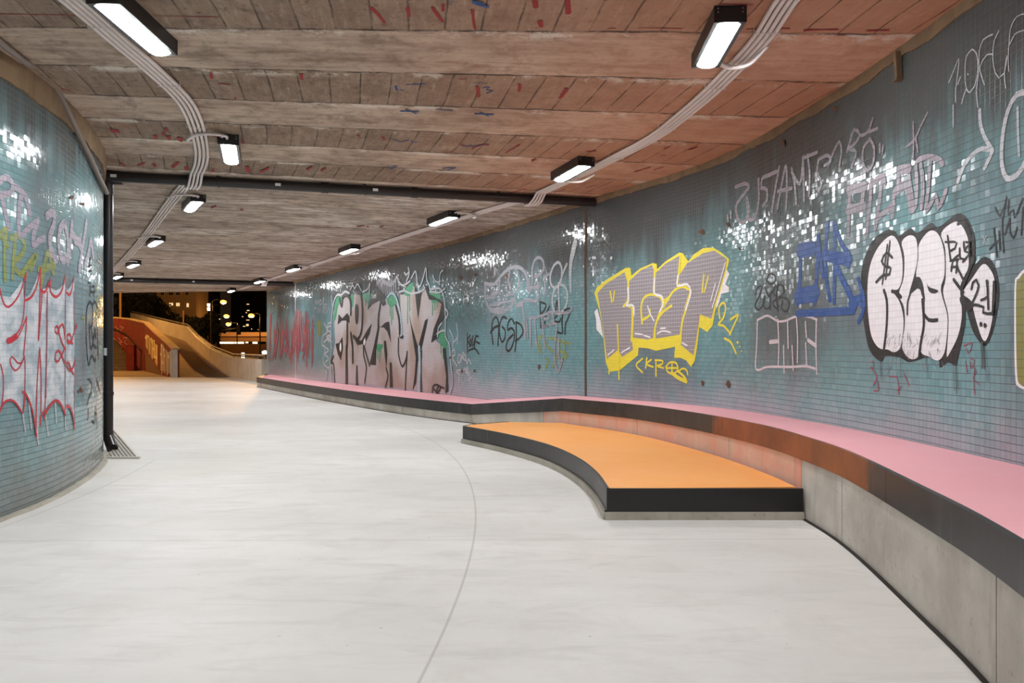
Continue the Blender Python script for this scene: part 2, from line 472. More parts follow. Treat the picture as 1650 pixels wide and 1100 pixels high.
def make_steel(name, rust):
    t = NT(name); p = t.pos(); q = t.sep(p)
    n = t.noise(p, 3.0, 6, .7); s = t.noise(t.comb(t.math('MULTIPLY', q[0], 14), t.math('MULTIPLY', q[1], 14), t.math('MULTIPLY', q[2], 2)), 1.0, 4, .6)
    c = t.mix(t.smooth(n, .35, .7), srgb(36, 36, 37), srgb(62, 62, 62))
    c = t.mix(t.math('MULTIPLY', t.smooth(s, .55, .8), .5), c, srgb(92, 90, 88))
    if rust:
        rm = t.math('MULTIPLY', t.smooth(q[1], 3.5, 4.3), t.smooth(q[1], 7.0, 6.3))
        rm = t.math('ADD', rm, t.math('MULTIPLY', t.math('SUBTRACT', s, .5), 1.4))
        rm = t.smooth(rm, .35, .75)
        rc = t.mix(t.smooth(n, .3, .7), srgb(112, 58, 32), srgb(158, 88, 50))
        c = t.mix(t.math('MULTIPLY', rm, .92), c, rc)
    t.col(c); t.rough(t.math('ADD', .28, t.math('MULTIPLY', n, .3))); t.b.inputs['Metallic'].default_value = .0
    t.bump(t.noise(p, 30, 4), .12, .002); return t.m
M['steel'] = make_steel('painted_black_steel', False)
M['steel_rust'] = make_steel('rusting_black_steel', True)
M['steel_lip'] = simple('worn_steel_lip', srgb(58, 58, 60), .35, var=.3, scale=20)

# ------------------------------------------------------------------ walls, floor, ceiling
RW = Plan([(.6,-6),(1.25,-4),(1.85,-1.5),(2.25,.6),(2.43,2.4),(2.48,3.7),(2.45,5.0),(2.36,6.0),(2.03,7.81),(.95,9.9),(-.91,13.4),(-2.97,16.6),(-5.99,21.6),(-8.0,25.3)], 1)
LW = Plan([(-6.2,-5.5),(-4.6,-2.5),(-3.7,.5),(-3.32,3),(-3.26,4.2),(-3.29,4.98),(-3.35,5.54),(-3.47,6.08),(-3.68,6.77),(-4.01,7.6),(-4.4,8.3),(-5.2,9.35),(-6.4,10.3),(-8.4,11.2),(-12,12),(-16,12.3)], -1)

def wall(name, P, z0, z1, mat, thick=.3, lab=None):
    m = MB(); n = len(P.p); ztop = z1
    for i in range(n-1):
        a0, b0 = P.u[i], P.u[i+1]
        A = P.at(a0, z0); B = P.at(b0, z0); A1 = P.at(a0, z1); B1 = P.at(b0, z1)
        m.quad(A, B, B1, A1, uv=[(a0, z0), (b0, z0), (b0, z1), (a0, z1)], smooth=True)
        a, b = P.at(a0, z0, -thick), P.at(b0, z0, -thick); a1, b1 = P.at(a0, z1, -thick), P.at(b0, z1, -thick)
        m.quad(b, a, a1, b1, smooth=True); m.quad(A1, B1, b1, a1); m.quad(B, A, a, b)
    for e in (0, P.u[-1]):
        m.quad(P.at(e, z0), P.at(e, z1), P.at(e, z1, -thick), P.at(e, z0, -thick), uv=[(e, z0), (e, z1), (e+thick, z1), (e+thick, z0)])
    o = m.build(name, mat, merge=True); return tag(o, kind='structure')
wall_right = wall('wall_right', RW, 0, 2.955, M['tiles_r'])
_u, _z = RW.hit(1453, 88); m = MB(); _a = Vector(RW.at(_u, 2.97, .03)); _b = Vector(RW.at(_u, 2.80, .02)); m.bar(_a, _b, .03, .035); m.bar(_b, _b+Vector((0,0,-.012)), .045, .05)
m.build('bracket_stub', M['plaster'], wall_right)
wall_right['label'] = 'long curved wall of small teal mosaic tiles behind the pink bench'
wall_left = wall('wall_left', LW, 0, 2.85, M['tiles_l'])
wall_left['label'] = 'bulging teal mosaic wall at the left edge with red and white graffiti'

def ragged_band(name, P, z0, z1, mat, amp, thick, step=.05):
    m = MB(); u = 0
    prev = None
    while u < P.u[-1]:
        k = noise.noise(Vector((u*3.1, .3, 7.7)))*amp + noise.noise(Vector((u*11, 3, 1)))*amp*.6
        off = thick + noise.noise(Vector((u*7, 9, 2)))*thick*.5
        lo, hi = P.at(u, z0+k, off), P.at(u, z1, off+thick*.6)
        lw, hw = P.at(u, z0+k, -.02), P.at(u, z1, -.02)
        if prev: 
            m.quad(prev[0], lo, hi, prev[1], smooth=False); m.quad(prev[2], lw, lo, prev[0])
        prev = (lo, hi, lw); u += step
    return tag(m.build(name, mat, recalc=False), kind='structure')
t1 = ragged_band('trim_right', RW, 2.93, 3.0, M['plaster'], .025, .012)
t2 = ragged_band('trim_left', LW, 2.835, 3.0, M['plaster'], .02, .02)

def slab(name, pts, z0, z1, mat):
    m = MB(); n = len(pts)
    m.poly([(x, y, z0) for x, y in reversed(pts)]); m.poly([(x, y, z1) for x, y in pts])
    for i in range(n):
        a, b = pts[i], pts[(i+1) % n]
        m.quad((a[0], a[1], z0), (b[0], b[1], z0), (b[0], b[1], z1), (a[0], a[1], z1))
    return m.build(name, mat)
ceiling = tag(slab('ceiling', [(-24,-7),(4,-7),(4,23.1),(-8.3,25.35),(-24,28.3)], 3.0, 3.9, M['ceiling']), 'board-marked concrete underside of the bridge with red and blue paint marks', kind='structure')
floor = tag(slab('floor', [(-30,-7),(4,-7),(4,24.3),(-7.2,26.4),(-11.0,30.4),(-30,30.4)], -.3, 0, M['floor']), 'pale smooth concrete floor of the underpass', kind='structure')
# low kerb of cement at the foot of the inner wall
kb = MB(); prev = None
u = 0
while u < LW.u[-1]:
    h = .018+.008*noise.noise(Vector((u*6, 1, 1)))
    a, b, c = LW.at(u, 0, .045+.01*noise.noise(Vector((u*4, 5, 1)))), LW.at(u, h, .03), LW.at(u, h, -.01)
    if prev: kb.quad(prev[0], a, b, prev[1]); kb.quad(prev[1], b, c, prev[2])
    prev = (a, b, c); u += .08
tag(kb.build('baseboard_left', M['plinth'], recalc=False), kind='structure')

# ------------------------------------------------------------------ pink bench
EDGE = spline([(-7.4,22.5),(-4.87,18.0),(-2.48,14.03),(-1.28,12.3),(-.60,11.46)], .15)
RAMP = spline([(-.60,11.46),(.62,9.5)], .15)
NEAR = spline([(.62,9.5),(1.32,8.22),(1.75,6.6),(1.88,5.5),(1.885,5.07),(1.865,4.4),(1.678,3.176),(1.565,2.565),(1.2,1.2),(.75,-.3),(.15,-2),(-.7,-4)], .1)
edge = EDGE[:-1]+RAMP[:-1]+NEAR
nE, nR = len(EDGE)-1, len(RAMP)-1
eu = [0]
for a, b in zip(edge, edge[1:]): eu.append(eu[-1]+(b-a).length)
def top_h(i):
    if i <= nE: return .285
    if i <= nE+nR: return .285+(.495-.285)*(i-nE)/nR
    return min(.535, .495+.04*(eu[i]-eu[nE+nR])/4.0)
enrm = []
for i in range(len(edge)):
    t = (edge[min(i+1, len(edge)-1)]-edge[max(i-1, 0)]).normalized(); enrm.append(Vector((-t.y, t.x))*-1)   # points to walkway side
# which side is the walkway? (towards smaller X)
if enrm[len(edge)//2].x > 0: enrm = [-n for n in enrm]
def ept(i, z, off=0):
    p = edge[i]+enrm[i]*off; return (p.x, p.y, z)
def nearest_px(px):
    return min(range(len(edge)), key=lambda i: abs((edge[i].x/edge[i].y*F+825)-px) if edge[i].y > .5 else 1e9)
bench = empty('bench', (edge[nE].x, edge[nE].y, 0), 'long low bench with pink top, black steel edge and concrete base along the tiled wall', 'bench')
# wall-side line of the top: matched by walking both curves
us = [RW.u[-1]*.0]
keyE = [0, nE, nE+nR, nearest_px(1174), nearest_px(1287), nearest_px(1485), len(edge)-1]
def wall_u_near(x, y):
    return min(range(len(RW.p)), key=lambda i: (RW.p[i]-Vector((x, y))).length)
keyU = [RW.u[wall_u_near(-7.95,25.2)], RW.u[wall_u_near(-.45,12.55)], RW.u[wall_u_near(.85,10.1)], RW.u[wall_u_near(2.27,6.7)], RW.u[wall_u_near(2.46,5.1)], RW.u[wall_u_near(2.45,2.9)], RW.u[2]]
def wall_u(i):
    for k in range(len(keyE)-1):
        if keyE[k] <= i <= keyE[k+1]:
            t = (eu[i]-eu[keyE[k]])/(eu[keyE[k+1]]-eu[keyE[k]]); return keyU[k]+(keyU[k+1]-keyU[k])*t
LIP = .018
m = MB()
for i in range(len(edge)-1):
    h0, h1 = top_h(i), top_h(i+1)
    u0, u1 = wall_u(i), wall_u(i+1)
    i0, i1 = Vector(ept(i, h0-.003, -LIP)), Vector(ept(i+1, h1-.003, -LIP))
    w0, w1 = Vector(RW.at(u0, h0-.003, .004)), Vector(RW.at(u1, h1-.003, .004))
    m.quad(i0, i1, w1, w0)
    m.quad(i0-Vector((0,0,.06)), i1-Vector((0,0,.06)), i1, i0)
i0 = Vector(ept(0, .282, -LIP)); w0 = Vector(RW.at(wall_u(0), .282, .004))
m.quad(i0, w0, w0-Vector((0,0,.06)), i0-Vector((0,0,.06)))
m.build('bench_top', M['pink'], bench)
def strip(name, i0, i1, z0f, z1f, out, inn, mat, parent, gap=0, bevel=0):
    m = MB(); idx = list(range(i0, i1+1))
    def P(i, z, o): return Vector(ept(i, z, o))
    for a, b in zip(idx, idx[1:]):
        za0, za1, zb0, zb1 = z0f(a), z1f(a), z0f(b), z1f(b)
        ga = gap if a == i0 else 0; gb = gap if b == i1 else 0
        def sh(i, z, o, g, other):
            p = P(i, z, o)
            if g: q = P(other, z, o); p = p+(q-p).normalized()*g
            return p
        A = [sh(a, za0, out, ga, b), sh(a, za0, inn, ga, b), sh(a, za1, inn, ga, b), sh(a, za1, out, ga, b)]
        B = [sh(b, zb0, out, gb, a), sh(b, zb0, inn, gb, a), sh(b, zb1, inn, gb, a), sh(b, zb1, out, gb, a)]
        for k in range(4):
            m.quad(A[k], B[k], B[(k+1) % 4], A[(k+1) % 4])
        if a == i0: m.quad(*A)
        if b == i1: m.quad(*reversed(B))
    return m.build(name, mat, parent, bevel=bevel)
joints = [0]+[nearest_px(p) for p in (522, 636, 717)]+[nE]+[nearest_px(878)]+[nearest_px(p) for p in (1022, 1174, 1287, 1354, 1608)]
joints += [min(range(len(edge)), key=lambda i: abs(eu[i]-(eu[joints[-1]]+1.8))), len(edge)-1]
joints = sorted(set(joints))
for k in range(len(joints)-1):
    a, b = joints[k], joints[k+1]
    mid = edge[(a+b)//2]; pink = 5.0 < mid.y < 9.6
    strip('base_panel', a, b, lambda i: -.02, lambda i: top_h(i)-.150, -.006, -.12, M['concrete_pink'] if pink else M['concrete_base'], bench, gap=.004)
strip('floor_joint', 0, len(edge)-1, lambda i: .0, lambda i: .007, .014, -.004, M['pit'], bench)
fj = sorted(set([0, nearest_px(600), nE, nE+nR]+[nearest_px(p) for p in (1011, 1164, 1430)]+[len(edge)-1]))
for k in range(len(fj)-1):
    a, b = fj[k], fj[k+1]
    mid = edge[(a+b)//2]; rusty = 3.0 < mid.y < 7.2
    o = strip('edge_plate', a, b, lambda i: top_h(i)-.155, lambda i: top_h(i), .006, -LIP, M['steel_rust'] if 1.5 < mid.y < 8 else M['steel'], bench, gap=.0012)
    if rusty: o['label'] = 'rust-stained steel edge plate'
# end panel of the bench at the far end
m = MB(); A = Vector(ept(0, 0, -.006)); B = Vector(RW.at(wall_u(0), 0, .006)); d = (B-A).normalized(); nn = Vector((-d.y, d.x, 0))
for z0, z1, off, mt, nm in ((-.02, .135, 0, 'concrete_base', 'base_panel'), (.13, .285, .012, 'steel', 'edge_plate')):
    m = MB(); a0 = A+nn*off; b0 = B+nn*off; a1 = A-nn*.1*(1 if nn.y > 0 else 1); b1 = B-nn*.1
    m.hexa([(a0.x,a0.y,z0),(b0.x,b0.y,z0),(b1.x,b1.y,z0),(a1.x,a1.y,z0),(a0.x,a0.y,z1),(b0.x,b0.y,z1),(b1.x,b1.y,z1),(a1.x,a1.y,z1)])
    m.build(nm, M[mt], bench)

# ------------------------------------------------------------------ orange platform
DK = .20
front = spline([(-.577,9.08),(-.093,8.27),(.323,7.33),(.53,6.45),(.605,5.7),(.61,5.0)], .12)
deck = empty('seating_platform', (.8, 6.5, 0), 'low orange platform with curved black steel edge in front of the pink bench', 'platform')
# back line follows the bench base
back = [Vector((edge[i].x, edge[i].y))+enrm[i]*.008 for i in range(nE, len(edge)) if 5.07 <= edge[i].y <= 9.62]
back = sorted(back, key=lambda p: p.y)        # near -> far
outline = [front[-1], Vector((1.878, 5.06))]+back[1:]+[Vector((-.05, 9.62)), Vector((-.50, 9.28))]+front[:-1]
def inset(poly, d):
    out = []; n = len(poly)
    area = sum(poly[i].x*poly[(i+1) % n].y-poly[(i+1) % n].x*poly[i].y for i in range(n))
    sg = 1 if area > 0 else -1
    for i in range(n):
        a, b, c = poly[i-1], poly[i], poly[(i+1) % n]
        e1 = (b-a).normalized(); e2 = (c-b).normalized()
        n1 = Vector((-e1.y, e1.x))*sg; n2 = Vector((-e2.y, e2.x))*sg
        nn = (n1+n2); nn = nn/max(.3, nn.length**2/2) if nn.length > 1e-6 else n1
        out.append(b+nn*d)
    return out
inner = inset(outline, .022)
m = MB(); zt = DK-.003
m.poly([(p.x, p.y, zt) for p in inner]); m.poly([(p.x, p.y, zt-.05) for p in reversed(inner)])
for i in range(len(inner)):
    a, b = inner[i], inner[(i+1) % len(inner)]; m.quad((a.x,a.y,zt-.05),(b.x,b.y,zt-.05),(b.x,b.y,zt),(a.x,a.y,zt))
m.build('platform_top', M['orange'], deck)
def ring_strip(name, pts, z0, z1, d_out, d_in, mat, parent, closed=False):
    m = MB(); n = len(pts)
    nr = []
    for i in range(n):
        t = (pts[min(i+1, n-1)]-pts[max(i-1, 0)]).normalized(); nr.append(Vector((t.y, -t.x)))
    for i in range(n-1):
        A = []; B = []
        for (p, q, L) in ((pts[i], nr[i], A), (pts[i+1], nr[i+1], B)):
            o = p+q*d_out; r = p-q*d_in
            L += [Vector((o.x,o.y,z0)), Vector((r.x,r.y,z0)), Vector((r.x,r.y,z1)), Vector((o.x,o.y,z1))]
        for k in range(4): m.quad(A[k], B[k], B[(k+1) % 4], A[(k+1) % 4])
        if i == 0: m.quad(*A)
        if i == n-2: m.quad(*reversed(B))
    return m.build(name, mat, parent)
fr = list(front)                       # far-left to near: walkway lies to the left of travel? outward = -x side
sgn = 1 if Vector(((fr[-1]-fr[0]).y, -(fr[-1]-fr[0]).x)).x < 0 else -1
half = len(fr)//2
def side(pts): return pts if sgn > 0 else list(reversed(pts))
ring_strip('edge_plate', side(fr[:half+1]), DK-.155, DK, .0, .020, M['steel'], deck)
ring_strip('edge_plate', side(fr[half:]), DK-.155, DK, .0, .020, M['steel'], deck)
ring_strip('plinth', side(fr), -.02, DK-.150, .022, .06, M['plinth'], deck)
m = MB(); m.box(.61, 1.878, 5.0, 5.022, DK-.155, DK)
# the short straight front follows the two corners
o = m.build('front_plate', simple('smooth_black_steel', srgb(22, 21, 22), .3), deck)
m = MB(); m.box(.60, 1.88, 4.985, 5.06, -.02, DK-.150); m.build('plinth', M['plinth'], deck)
lb = [Vector((-.577,9.08)), Vector((-.50,9.28)), Vector((-.05,9.62))]
ring_strip('edge_plate', lb if False else list(reversed(lb)), DK-.155, DK, 0, .02, M['steel'], deck)
ring_strip('plinth', list(reversed(lb)), -.02, DK-.15, .01, .06, M['plinth'], deck)

# ------------------------------------------------------------------ drainage: cross pipes, downpipe, grating
def pipe_thing(name, a, b, r, label, group=None, stickers=(), collars=(), mat='black_plastic'):
    a = Vector(a); b = Vector(b)
    e = empty(name, a, label, 'pipe', group)
    m = MB(); m.tube([a, b], r, 20); m.build('pipe_body', M[mat], e)
    d = (b-a)
    for t in collars:
        m = MB(); c = a+d*t; dn = d.normalized(); m.tube([c-dn*.04, c+dn*.04], r*1.14, 20); m.build('collar', M[mat], e)
    for t in stickers:
        c = a+d*t; dn = d.normalized(); m = MB()
        # small white label wrapped on the camera side
        n = 5; w = .03; up = Vector((0,0,1)); fwd = Vector((dn.y, -dn.x, 0)).normalized()
        if fwd.y > 0: fwd = -fwd
        for k in range(n):
            def P(kk, s):
                ang = (-.28+.56*kk/n); v = fwd*math.cos(ang)*(r+.0015)+up*(math.sin(ang)*(r+.0015))
                return c+v+dn*s*w
            m.quad(P(k,-1), P(k,1), P(k+1,1), P(k+1,-1), smooth=True)
        m.build('sticker', M['sticker'], e, recalc=False)
    return e
R1 = .055
xp = pipe_thing('drain_pipe', (-4.44, 8.24, 2.94), (1.04, 9.72, 2.935), R1, 'black drain pipe crossing under the ceiling to the downpipe', stickers=(.035, .33, .52), collars=(.42, .60))
m = MB()
for t in (.22, .5, .78):
    c = Vector((-4.44, 8.24, 2.94)).lerp(Vector((1.04, 9.72, 2.935)), t); m = MB()
    m.tube([c-Vector((.012,.003,0)), c+Vector((.012,.003,0))], R1*1.1, 18); m.box(c.x-.012, c.x+.012, c.y-.05, c.y-.03, 2.9, 3.0); m.build('bracket', M['black_plastic'], xp)
pipe_thing('drain_pipe', (-13.2, 19.75, 2.93), (-5.9, 22.0, 2.93), .065, 'far black drain pipe crossing under the ceiling near the exit', stickers=(.25, .42, .62), collars=(.5,.3))
dp = empty('downpipe', (-4.385, 8.5, 0), 'black vertical downpipe beside the bulging tiled wall, ending over a floor grating', 'pipe')
m = MB(); px_, py_ = -4.385, 8.42
m.tube([(px_, py_, .16), (px_, py_, 2.86)], .052, 20); m.build('pipe_body', M['black_plastic'], dp)
m = MB(); m.tube([(px_, py_, 2.78), (px_, py_-.01, 2.88), (px_+.02, py_-.02, 2.94)], .06, 20)
m.tube([(px_-.09, py_-.06, 2.94), (px_+.16, py_+.0, 2.94)], .062, 20); m.build('tee_joint', M['black_plastic'], dp)
m = MB(); m.tube([(px_, py_, .21), (px_, py_, .155), (px_+.03, py_-.03, .115), (px_+.11, py_-.12, .035)], .056, 20); m.build('elbow', M['black_plastic'], dp)
m = MB(); m.tube([(px_, py_, .60), (px_, py_, .635)], .058, 20); m.box(px_-.13, px_-.05, py_-.01, py_+.01, .61, .628); m.build('bracket', M['black_plastic'], dp)
m = MB(); m.tube([(px_, py_, 1.70), (px_, py_, 1.735)], .058, 20); m.box(px_-.13, px_-.05, py_-.01, py_+.01, 1.71, 1.728); m.build('bracket', M['black_plastic'], dp)
m = MB(); m.quad((px_-.016, py_-.0535, 1.03), (px_+.016, py_-.0535, 1.03), (px_+.016, py_-.0535, 1.11), (px_-.016, py_-.0535, 1.11)); m.build('sticker', M['sticker'], dp)

gr = empty('floor_grating', (-4.9, 9.2, 0), 'wedge-shaped metal drain grating in the floor under the black downpipe', 'grating')
gp = [Vector((-4.10,7.78)), Vector((-3.74,7.78)), Vector((-6.35,12.1)), Vector((-6.95,11.9)), Vector((-6.2,10.75)), Vector((-5.0,9.5)), Vector((-4.35,8.5))]
m = MB(); m.poly([(p.x, p.y, .004) for p in gp]); m.build('pit', M['pit'], gr, recalc=False)
def clip_seg(poly, a, b):
    ts = []; n = len(poly); d = b-a
    for i in range(n):
        p, q = poly[i], poly[(i+1) % n]; e = q-p; den = d.x*e.y-d.y*e.x
        if abs(den) < 1e-9: continue
        t = ((p.x-a.x)*e.y-(p.y-a.y)*e.x)/den; s = ((p.x-a.x)*d.y-(p.y-a.y)*d.x)/den
        if 0 <= s <= 1: ts.append(t)
    ts.sort(); return [(a+d*ts[k], a+d*ts[k+1]) for k in range(0, len(ts)-1, 2)]
ax = (gp[2]-gp[1]).normalized(); pr = Vector((-ax.y, ax.x))
m = MB()
for k in range(-2, 44):
    o_ = gp[1]+pr*(.015+k*.034)
    for a, b in clip_seg(gp, o_-ax*10, o_+ax*10): m.bar((a.x,a.y,.012), (b.x,b.y,.012), .008, .014)
m.build('bearing_slats', M['grating'], gr)
m = MB()
for k in range(0, 60):
    o_ = Vector((-3.7, 7.80+k*.085))
    for a, b in clip_seg(gp, o_-Vector((10,0)), o_+Vector((10,0))): m.bar((a.x,a.y,.0125), (b.x,b.y,.0125), .010, .014)
m.build('cross_slats', M['grating'], gr)
m = MB()
for i in range(3): m.bar((gp[i].x,gp[i].y,.01), (gp[i+1].x,gp[i+1].y,.01), .022, .018)
m.build('grating_frame', M['grating'], gr)

# old cable on the left wall
def on_wall3(P, px, py, off): 
    u, z = P.hit(px, py); return Vector(P.at(u, z, off))
cab = [on_ceil(-60, 20, .03), on_ceil(0, 68, .03), on_ceil(35, 96, .03)]
cab += [on_wall3(LW, x, y, .03) for x, y in ((62,115),(84,144),(98,170),(112,200),(128,232),(143,262),(154,286),(163,303),(166,310))]
cabs = spline(cab, .06)
m = MB(); m.tube(cabs, .021, 12)
tag(m.build('cable', M['cable']), 'thick old grey cable sagging along the top of the left tiled wall', 'cable')
cab2 = spline([(-4.52,8.35,2.62),(-4.50,8.30,2.70),(-4.50,8.32,2.84),(-4.49,8.44,2.86),(-4.52,8.56,2.72),(-4.6,8.6,2.5)], .04)
m = MB(); m.tube(cab2, .018, 10); tag(m.build('cable', M['cable']), 'short loop of grey cable behind the top of the black downpipe', 'cable')

# ------------------------------------------------------------------ ceiling lamps
def make_lamp(near, far, label, group, side_, feed=None, w=.175, d=.092, screws=True):
    near = Vector((near[0], near[1])); far = Vector((far[0], far[1])); ax = (far-near).normalized()
    L = (far-near).length; L = min(max(L, .68), .8)
    e = empty('ceiling_lamp', (near.x, near.y, CEIL), label, 'ceiling lamp', group, rz=math.atan2(ax.y, ax.x)-PI/2)
    bx = Vector((ax.y, -ax.x))
    def W(a, b, z): p = near+bx*a+ax*b; return (p.x, p.y, CEIL-z)
    def hexw(m, a0, a1, b0, b1, z0, z1, ch=0):
        m.hexa([W(a0,b0,z1),W(a1,b0,z1),W(a1,b1,z1),W(a0,b1,z1),W(a0,b0,z0),W(a1,b0,z0),W(a1,b1,z0),W(a0,b1,z0)])
    m = MB(); t = .024; h = w/2
    # an open channel: back, two side walls with in-turned lips
    hexw(m, -h, h, .006, L-.006, .0, .05)
    hexw(m, -h, -h+t, .006, L-.006, .05, d); hexw(m, h-t, h, .006, L-.006, .05, d)
    hexw(m, -h+t, h-t, .006, .03, .05, d); hexw(m, -h+t, h-t, L-.03, L-.006, .05, d)
    m.build('housing', M['housing'], e, merge=False)
    for b0 in (0, L-.006):
        m = MB(); hexw(m, -h-.002, h+.002, b0, b0+.006, .0, d+.002); m.build('end_plate', M['housing'], e, merge=False)
    m = MB()   # rounded diffuser
    n = 8
    for k in range(n):
        a0 = -h+t+(w-2*t)*k/n; a1 = -h+t+(w-2*t)*(k+1)/n
        z0 = d-.006+.022*math.sin(PI*k/n)**.6; z1 = d-.006+.022*math.sin(PI*(k+1)/n)**.6 if k+1 < n else d-.006
        m.quad(W(a0,.03,z0), W(a0,L-.03,z0), W(a1,L-.03,z1), W(a1,.03,z1), smooth=True)
    m.poly([W(-h+t+(w-2*t)*k/n, .03, d-.006+.022*abs(math.sin(PI*k/n))**.6) for k in range(n+1)])
    m.poly([W(-h+t+(w-2*t)*k/n, L-.03, d-.006+.022*abs(math.sin(PI*k/n))**.6) for k in reversed(range(n+1))])
    m.build('diffuser', M['diffuser'], e)
    if screws:
        for a, z in ((-h+.02,.018),(h-.02,.018),(h-.02,.038),(-h+.02,.038)):
            m = MB(); p = W(a, -.001, z); q = W(a, -.005, z); m.tube([p, q], .0045, 8); m.build('screw', M['screw'], e)
    if feed:
        for k, s in enumerate((-.02, .02)):
            pts = [W(side_*.03+s if feed == 'near' else side_*.05, -.005 if feed == 'near' else L+.005+k*0, .03+k*.012)]
            if feed == 'near': pts += [W(side_*.035+s, -.07-k*.02, .032+k*.012), W(side_*.14, -.11-k*.02, .035+k*.012), W(side_*.27, -.06-k*.02, .055), W(side_*.33, .03-k*.02, .07), W(side_*.35, .16, .035)]
            else: pts += [W(side_*.09, L+.04+k*.015, .035+k*.01), W(side_*.17, L+.055+k*.02, .07), W(side_*.27, L+.01+k*.02, .075), W(side_*.32, L-.10, .05), W(side_*.34, L-.2, .035)]
            m = MB(); m.tube(spline(pts, .03), .0125, 8); m.build('feed_pipe', M['conduit'], e)
    return e
rl = [((1.208,4.29),(1.245,4.99)), ((.735,7.66),(.50,8.36)), ((-.79,10.65),(-1.19,11.4)), ((-2.83,14.05),(-3.25,14.8)), ((-4.82,17.46),(-5.25,18.2)), ((-6.62,20.65),(-7.05,21.35)), ((-8.65,24.05),(-9.0,24.7))]
rlab = ['large black ceiling lamp nearest on the right, beside the grey conduits', 'black ceiling lamp just before the crossing drain pipe, above the yellow graffiti',
        'first black ceiling lamp beyond the crossing drain pipe on the right row', 'right-row ceiling lamp above the grey and black graffiti piece',
        'fifth lamp of the right row, just before the far drain pipe', 'small lamp of the right row at the far drain pipe', 'farthest lamp of the right row, at the bridge edge']
for i, (a, b) in enumerate(rl):
    make_lamp(a, b, rlab[i], 'lamps along the right side of the ceiling', 1, feed=('far', 'far', 'near', 'far', 'near', 'near', None)[i], screws=i < 3)
for a, b in (((1.30,.9),(1.32,1.6)), ((1.0,-2.4),(1.2,-1.7))):
    make_lamp(a, b, 'ceiling lamp above the viewpoint on the right side' if a[1] > 0 else 'ceiling lamp behind the viewpoint on the right side', 'lamps behind the viewpoint', 1, screws=False)
ll = [((-2.14,4.06),(-2.15,4.78)), ((-2.51,6.86),(-2.74,7.58)), ((-3.85,9.52),(-4.25,10.2)), ((-5.89,12.98),(-6.35,13.65)), ((-8.03,16.6),(-8.5,17.25)), ((-9.75,19.3),(-10.2,19.95)), ((-11.75,22.5),(-12.2,23.1)), ((-13.45,25.2),(-13.85,25.8))]
llab = ['large black ceiling lamp at the top left edge of the picture', 'ceiling lamp facing the camera, left of centre before the crossing drain pipe', 'first ceiling lamp beyond the crossing drain pipe on the left row',
        'fourth lamp of the left row, right of the conduit run', 'fifth lamp of the left row, near the far drain pipe', 'small lamp of the left row just right of the downpipe', 'tiny left-row lamp hidden behind the downpipe', 'last lamp of the left row, left of the downpipe']
for i, (a, b) in enumerate(ll):
    make_lamp(a, b, llab[i], 'lamps along the left side of the ceiling', -1, feed=(None, 'near', 'near', 'near', 'near', 'near', 'near', None)[i], screws=i < 3)
for a, b in (((-2.2,1.2),(-2.2,1.9)), ((-2.6,-2.2),(-2.5,-1.5))):
    make_lamp(a, b, 'ceiling lamp above the viewpoint on the left side' if a[1] > 0 else 'ceiling lamp behind the viewpoint on the left side', 'lamps behind the viewpoint', -1, screws=False)

# ------------------------------------------------------------------ conduits
def conduits(path, drop_at, side_, where):
    pts = spline([Vector((p[0], p[1])) for p in path], .12)
    for k in range(4):
        off = (k-1.5)*.036; P3 = []
        for i, p in enumerate(pts):
            t = (pts[min(i+1, len(pts)-1)]-pts[max(i-1, 0)]).normalized(); n = Vector((t.y, -t.x))
            q = p+n*off; z = CEIL-.024
            for (cx, cy, hw, dz) in drop_at:
                # distance along path measured by Y
                d = abs(q.y-cy-(q.x-cx)*(.27 if cy < 15 else .31))
                if d < hw: z = CEIL-dz
                elif d < hw+.09: z = CEIL-dz+(dz-.024)*(d-hw)/.09
            P3.append((q.x, q.y, z))
        # refine around the pipe crossing so the saddle bend is crisp
        m = MB(); m.tube(P3, .0135, 8)
        cond = None
        names = ('innermost', 'second', 'third', 'outermost')
        last_c = tag(m.build('conduit', M['conduit']), f'{names[k]} of the four light grey conduits of the {where} run', 'conduit', f'conduits of the {where} run')
    # clamps
    acc = 0; last = pts[0]
    for i in range(1, len(pts)-1):
        acc += (pts[i]-last).length; last = pts[i]
        if acc > .95 and pts[i].y > 2.5:
            acc = 0; t = (pts[i+1]-pts[i-1]).normalized(); n = Vector((t.y, -t.x)); p = pts[i]
            if any(abs(p.y-cy-(p.x-cx)*.29) < .35 for cx, cy, hw, dz in drop_at): continue
            a = p+n*.076; b = p-n*.076
            m = MB(); m.bar((a.x,a.y,CEIL-.0385), (b.x,b.y,CEIL-.0385), .008, .002)
            m.bar((a.x,a.y,CEIL-.038), (a.x,a.y,CEIL), .008, .004); m.bar((b.x,b.y,CEIL-.038), (b.x,b.y,CEIL), .008, .004)
            m.build('clamp_strap', M['conduit'], last_c)
conduits([(1.1,-4),(1.4,-1.5),(1.48,1),(1.50,3.0),(1.48,4.16),(1.51,4.69),(1.475,5.37),(1.44,5.75),(1.37,6.25),(1.27,6.83),(.98,7.7),(.6,8.7),(.16,9.72),(-.55,10.85),(-2.6,14.25),(-4.7,17.8),(-6.5,20.9),(-8.6,24.5)], [(.16,9.5,.10,.13),(-7.1,21.6,.1,.14)], 1, 'right')
conduits([(-2.9,-4),(-2.5,-1),(-2.38,1.5),(-2.36,3.2),(-2.37,4.16),(-2.40,4.81),(-2.415,5.19),(-2.48,5.86),(-2.70,6.66),(-3.04,7.6),(-3.37,8.29),(-3.72,8.85),(-4.35,9.9),(-6.23,13.13),(-8.02,16.1),(-9.5,18.5),(-11.5,21.8),(-13.4,24.9)], [(-3.52,8.49,.1,.13),(-10.4,20.6,.1,.14)], -1, 'left')

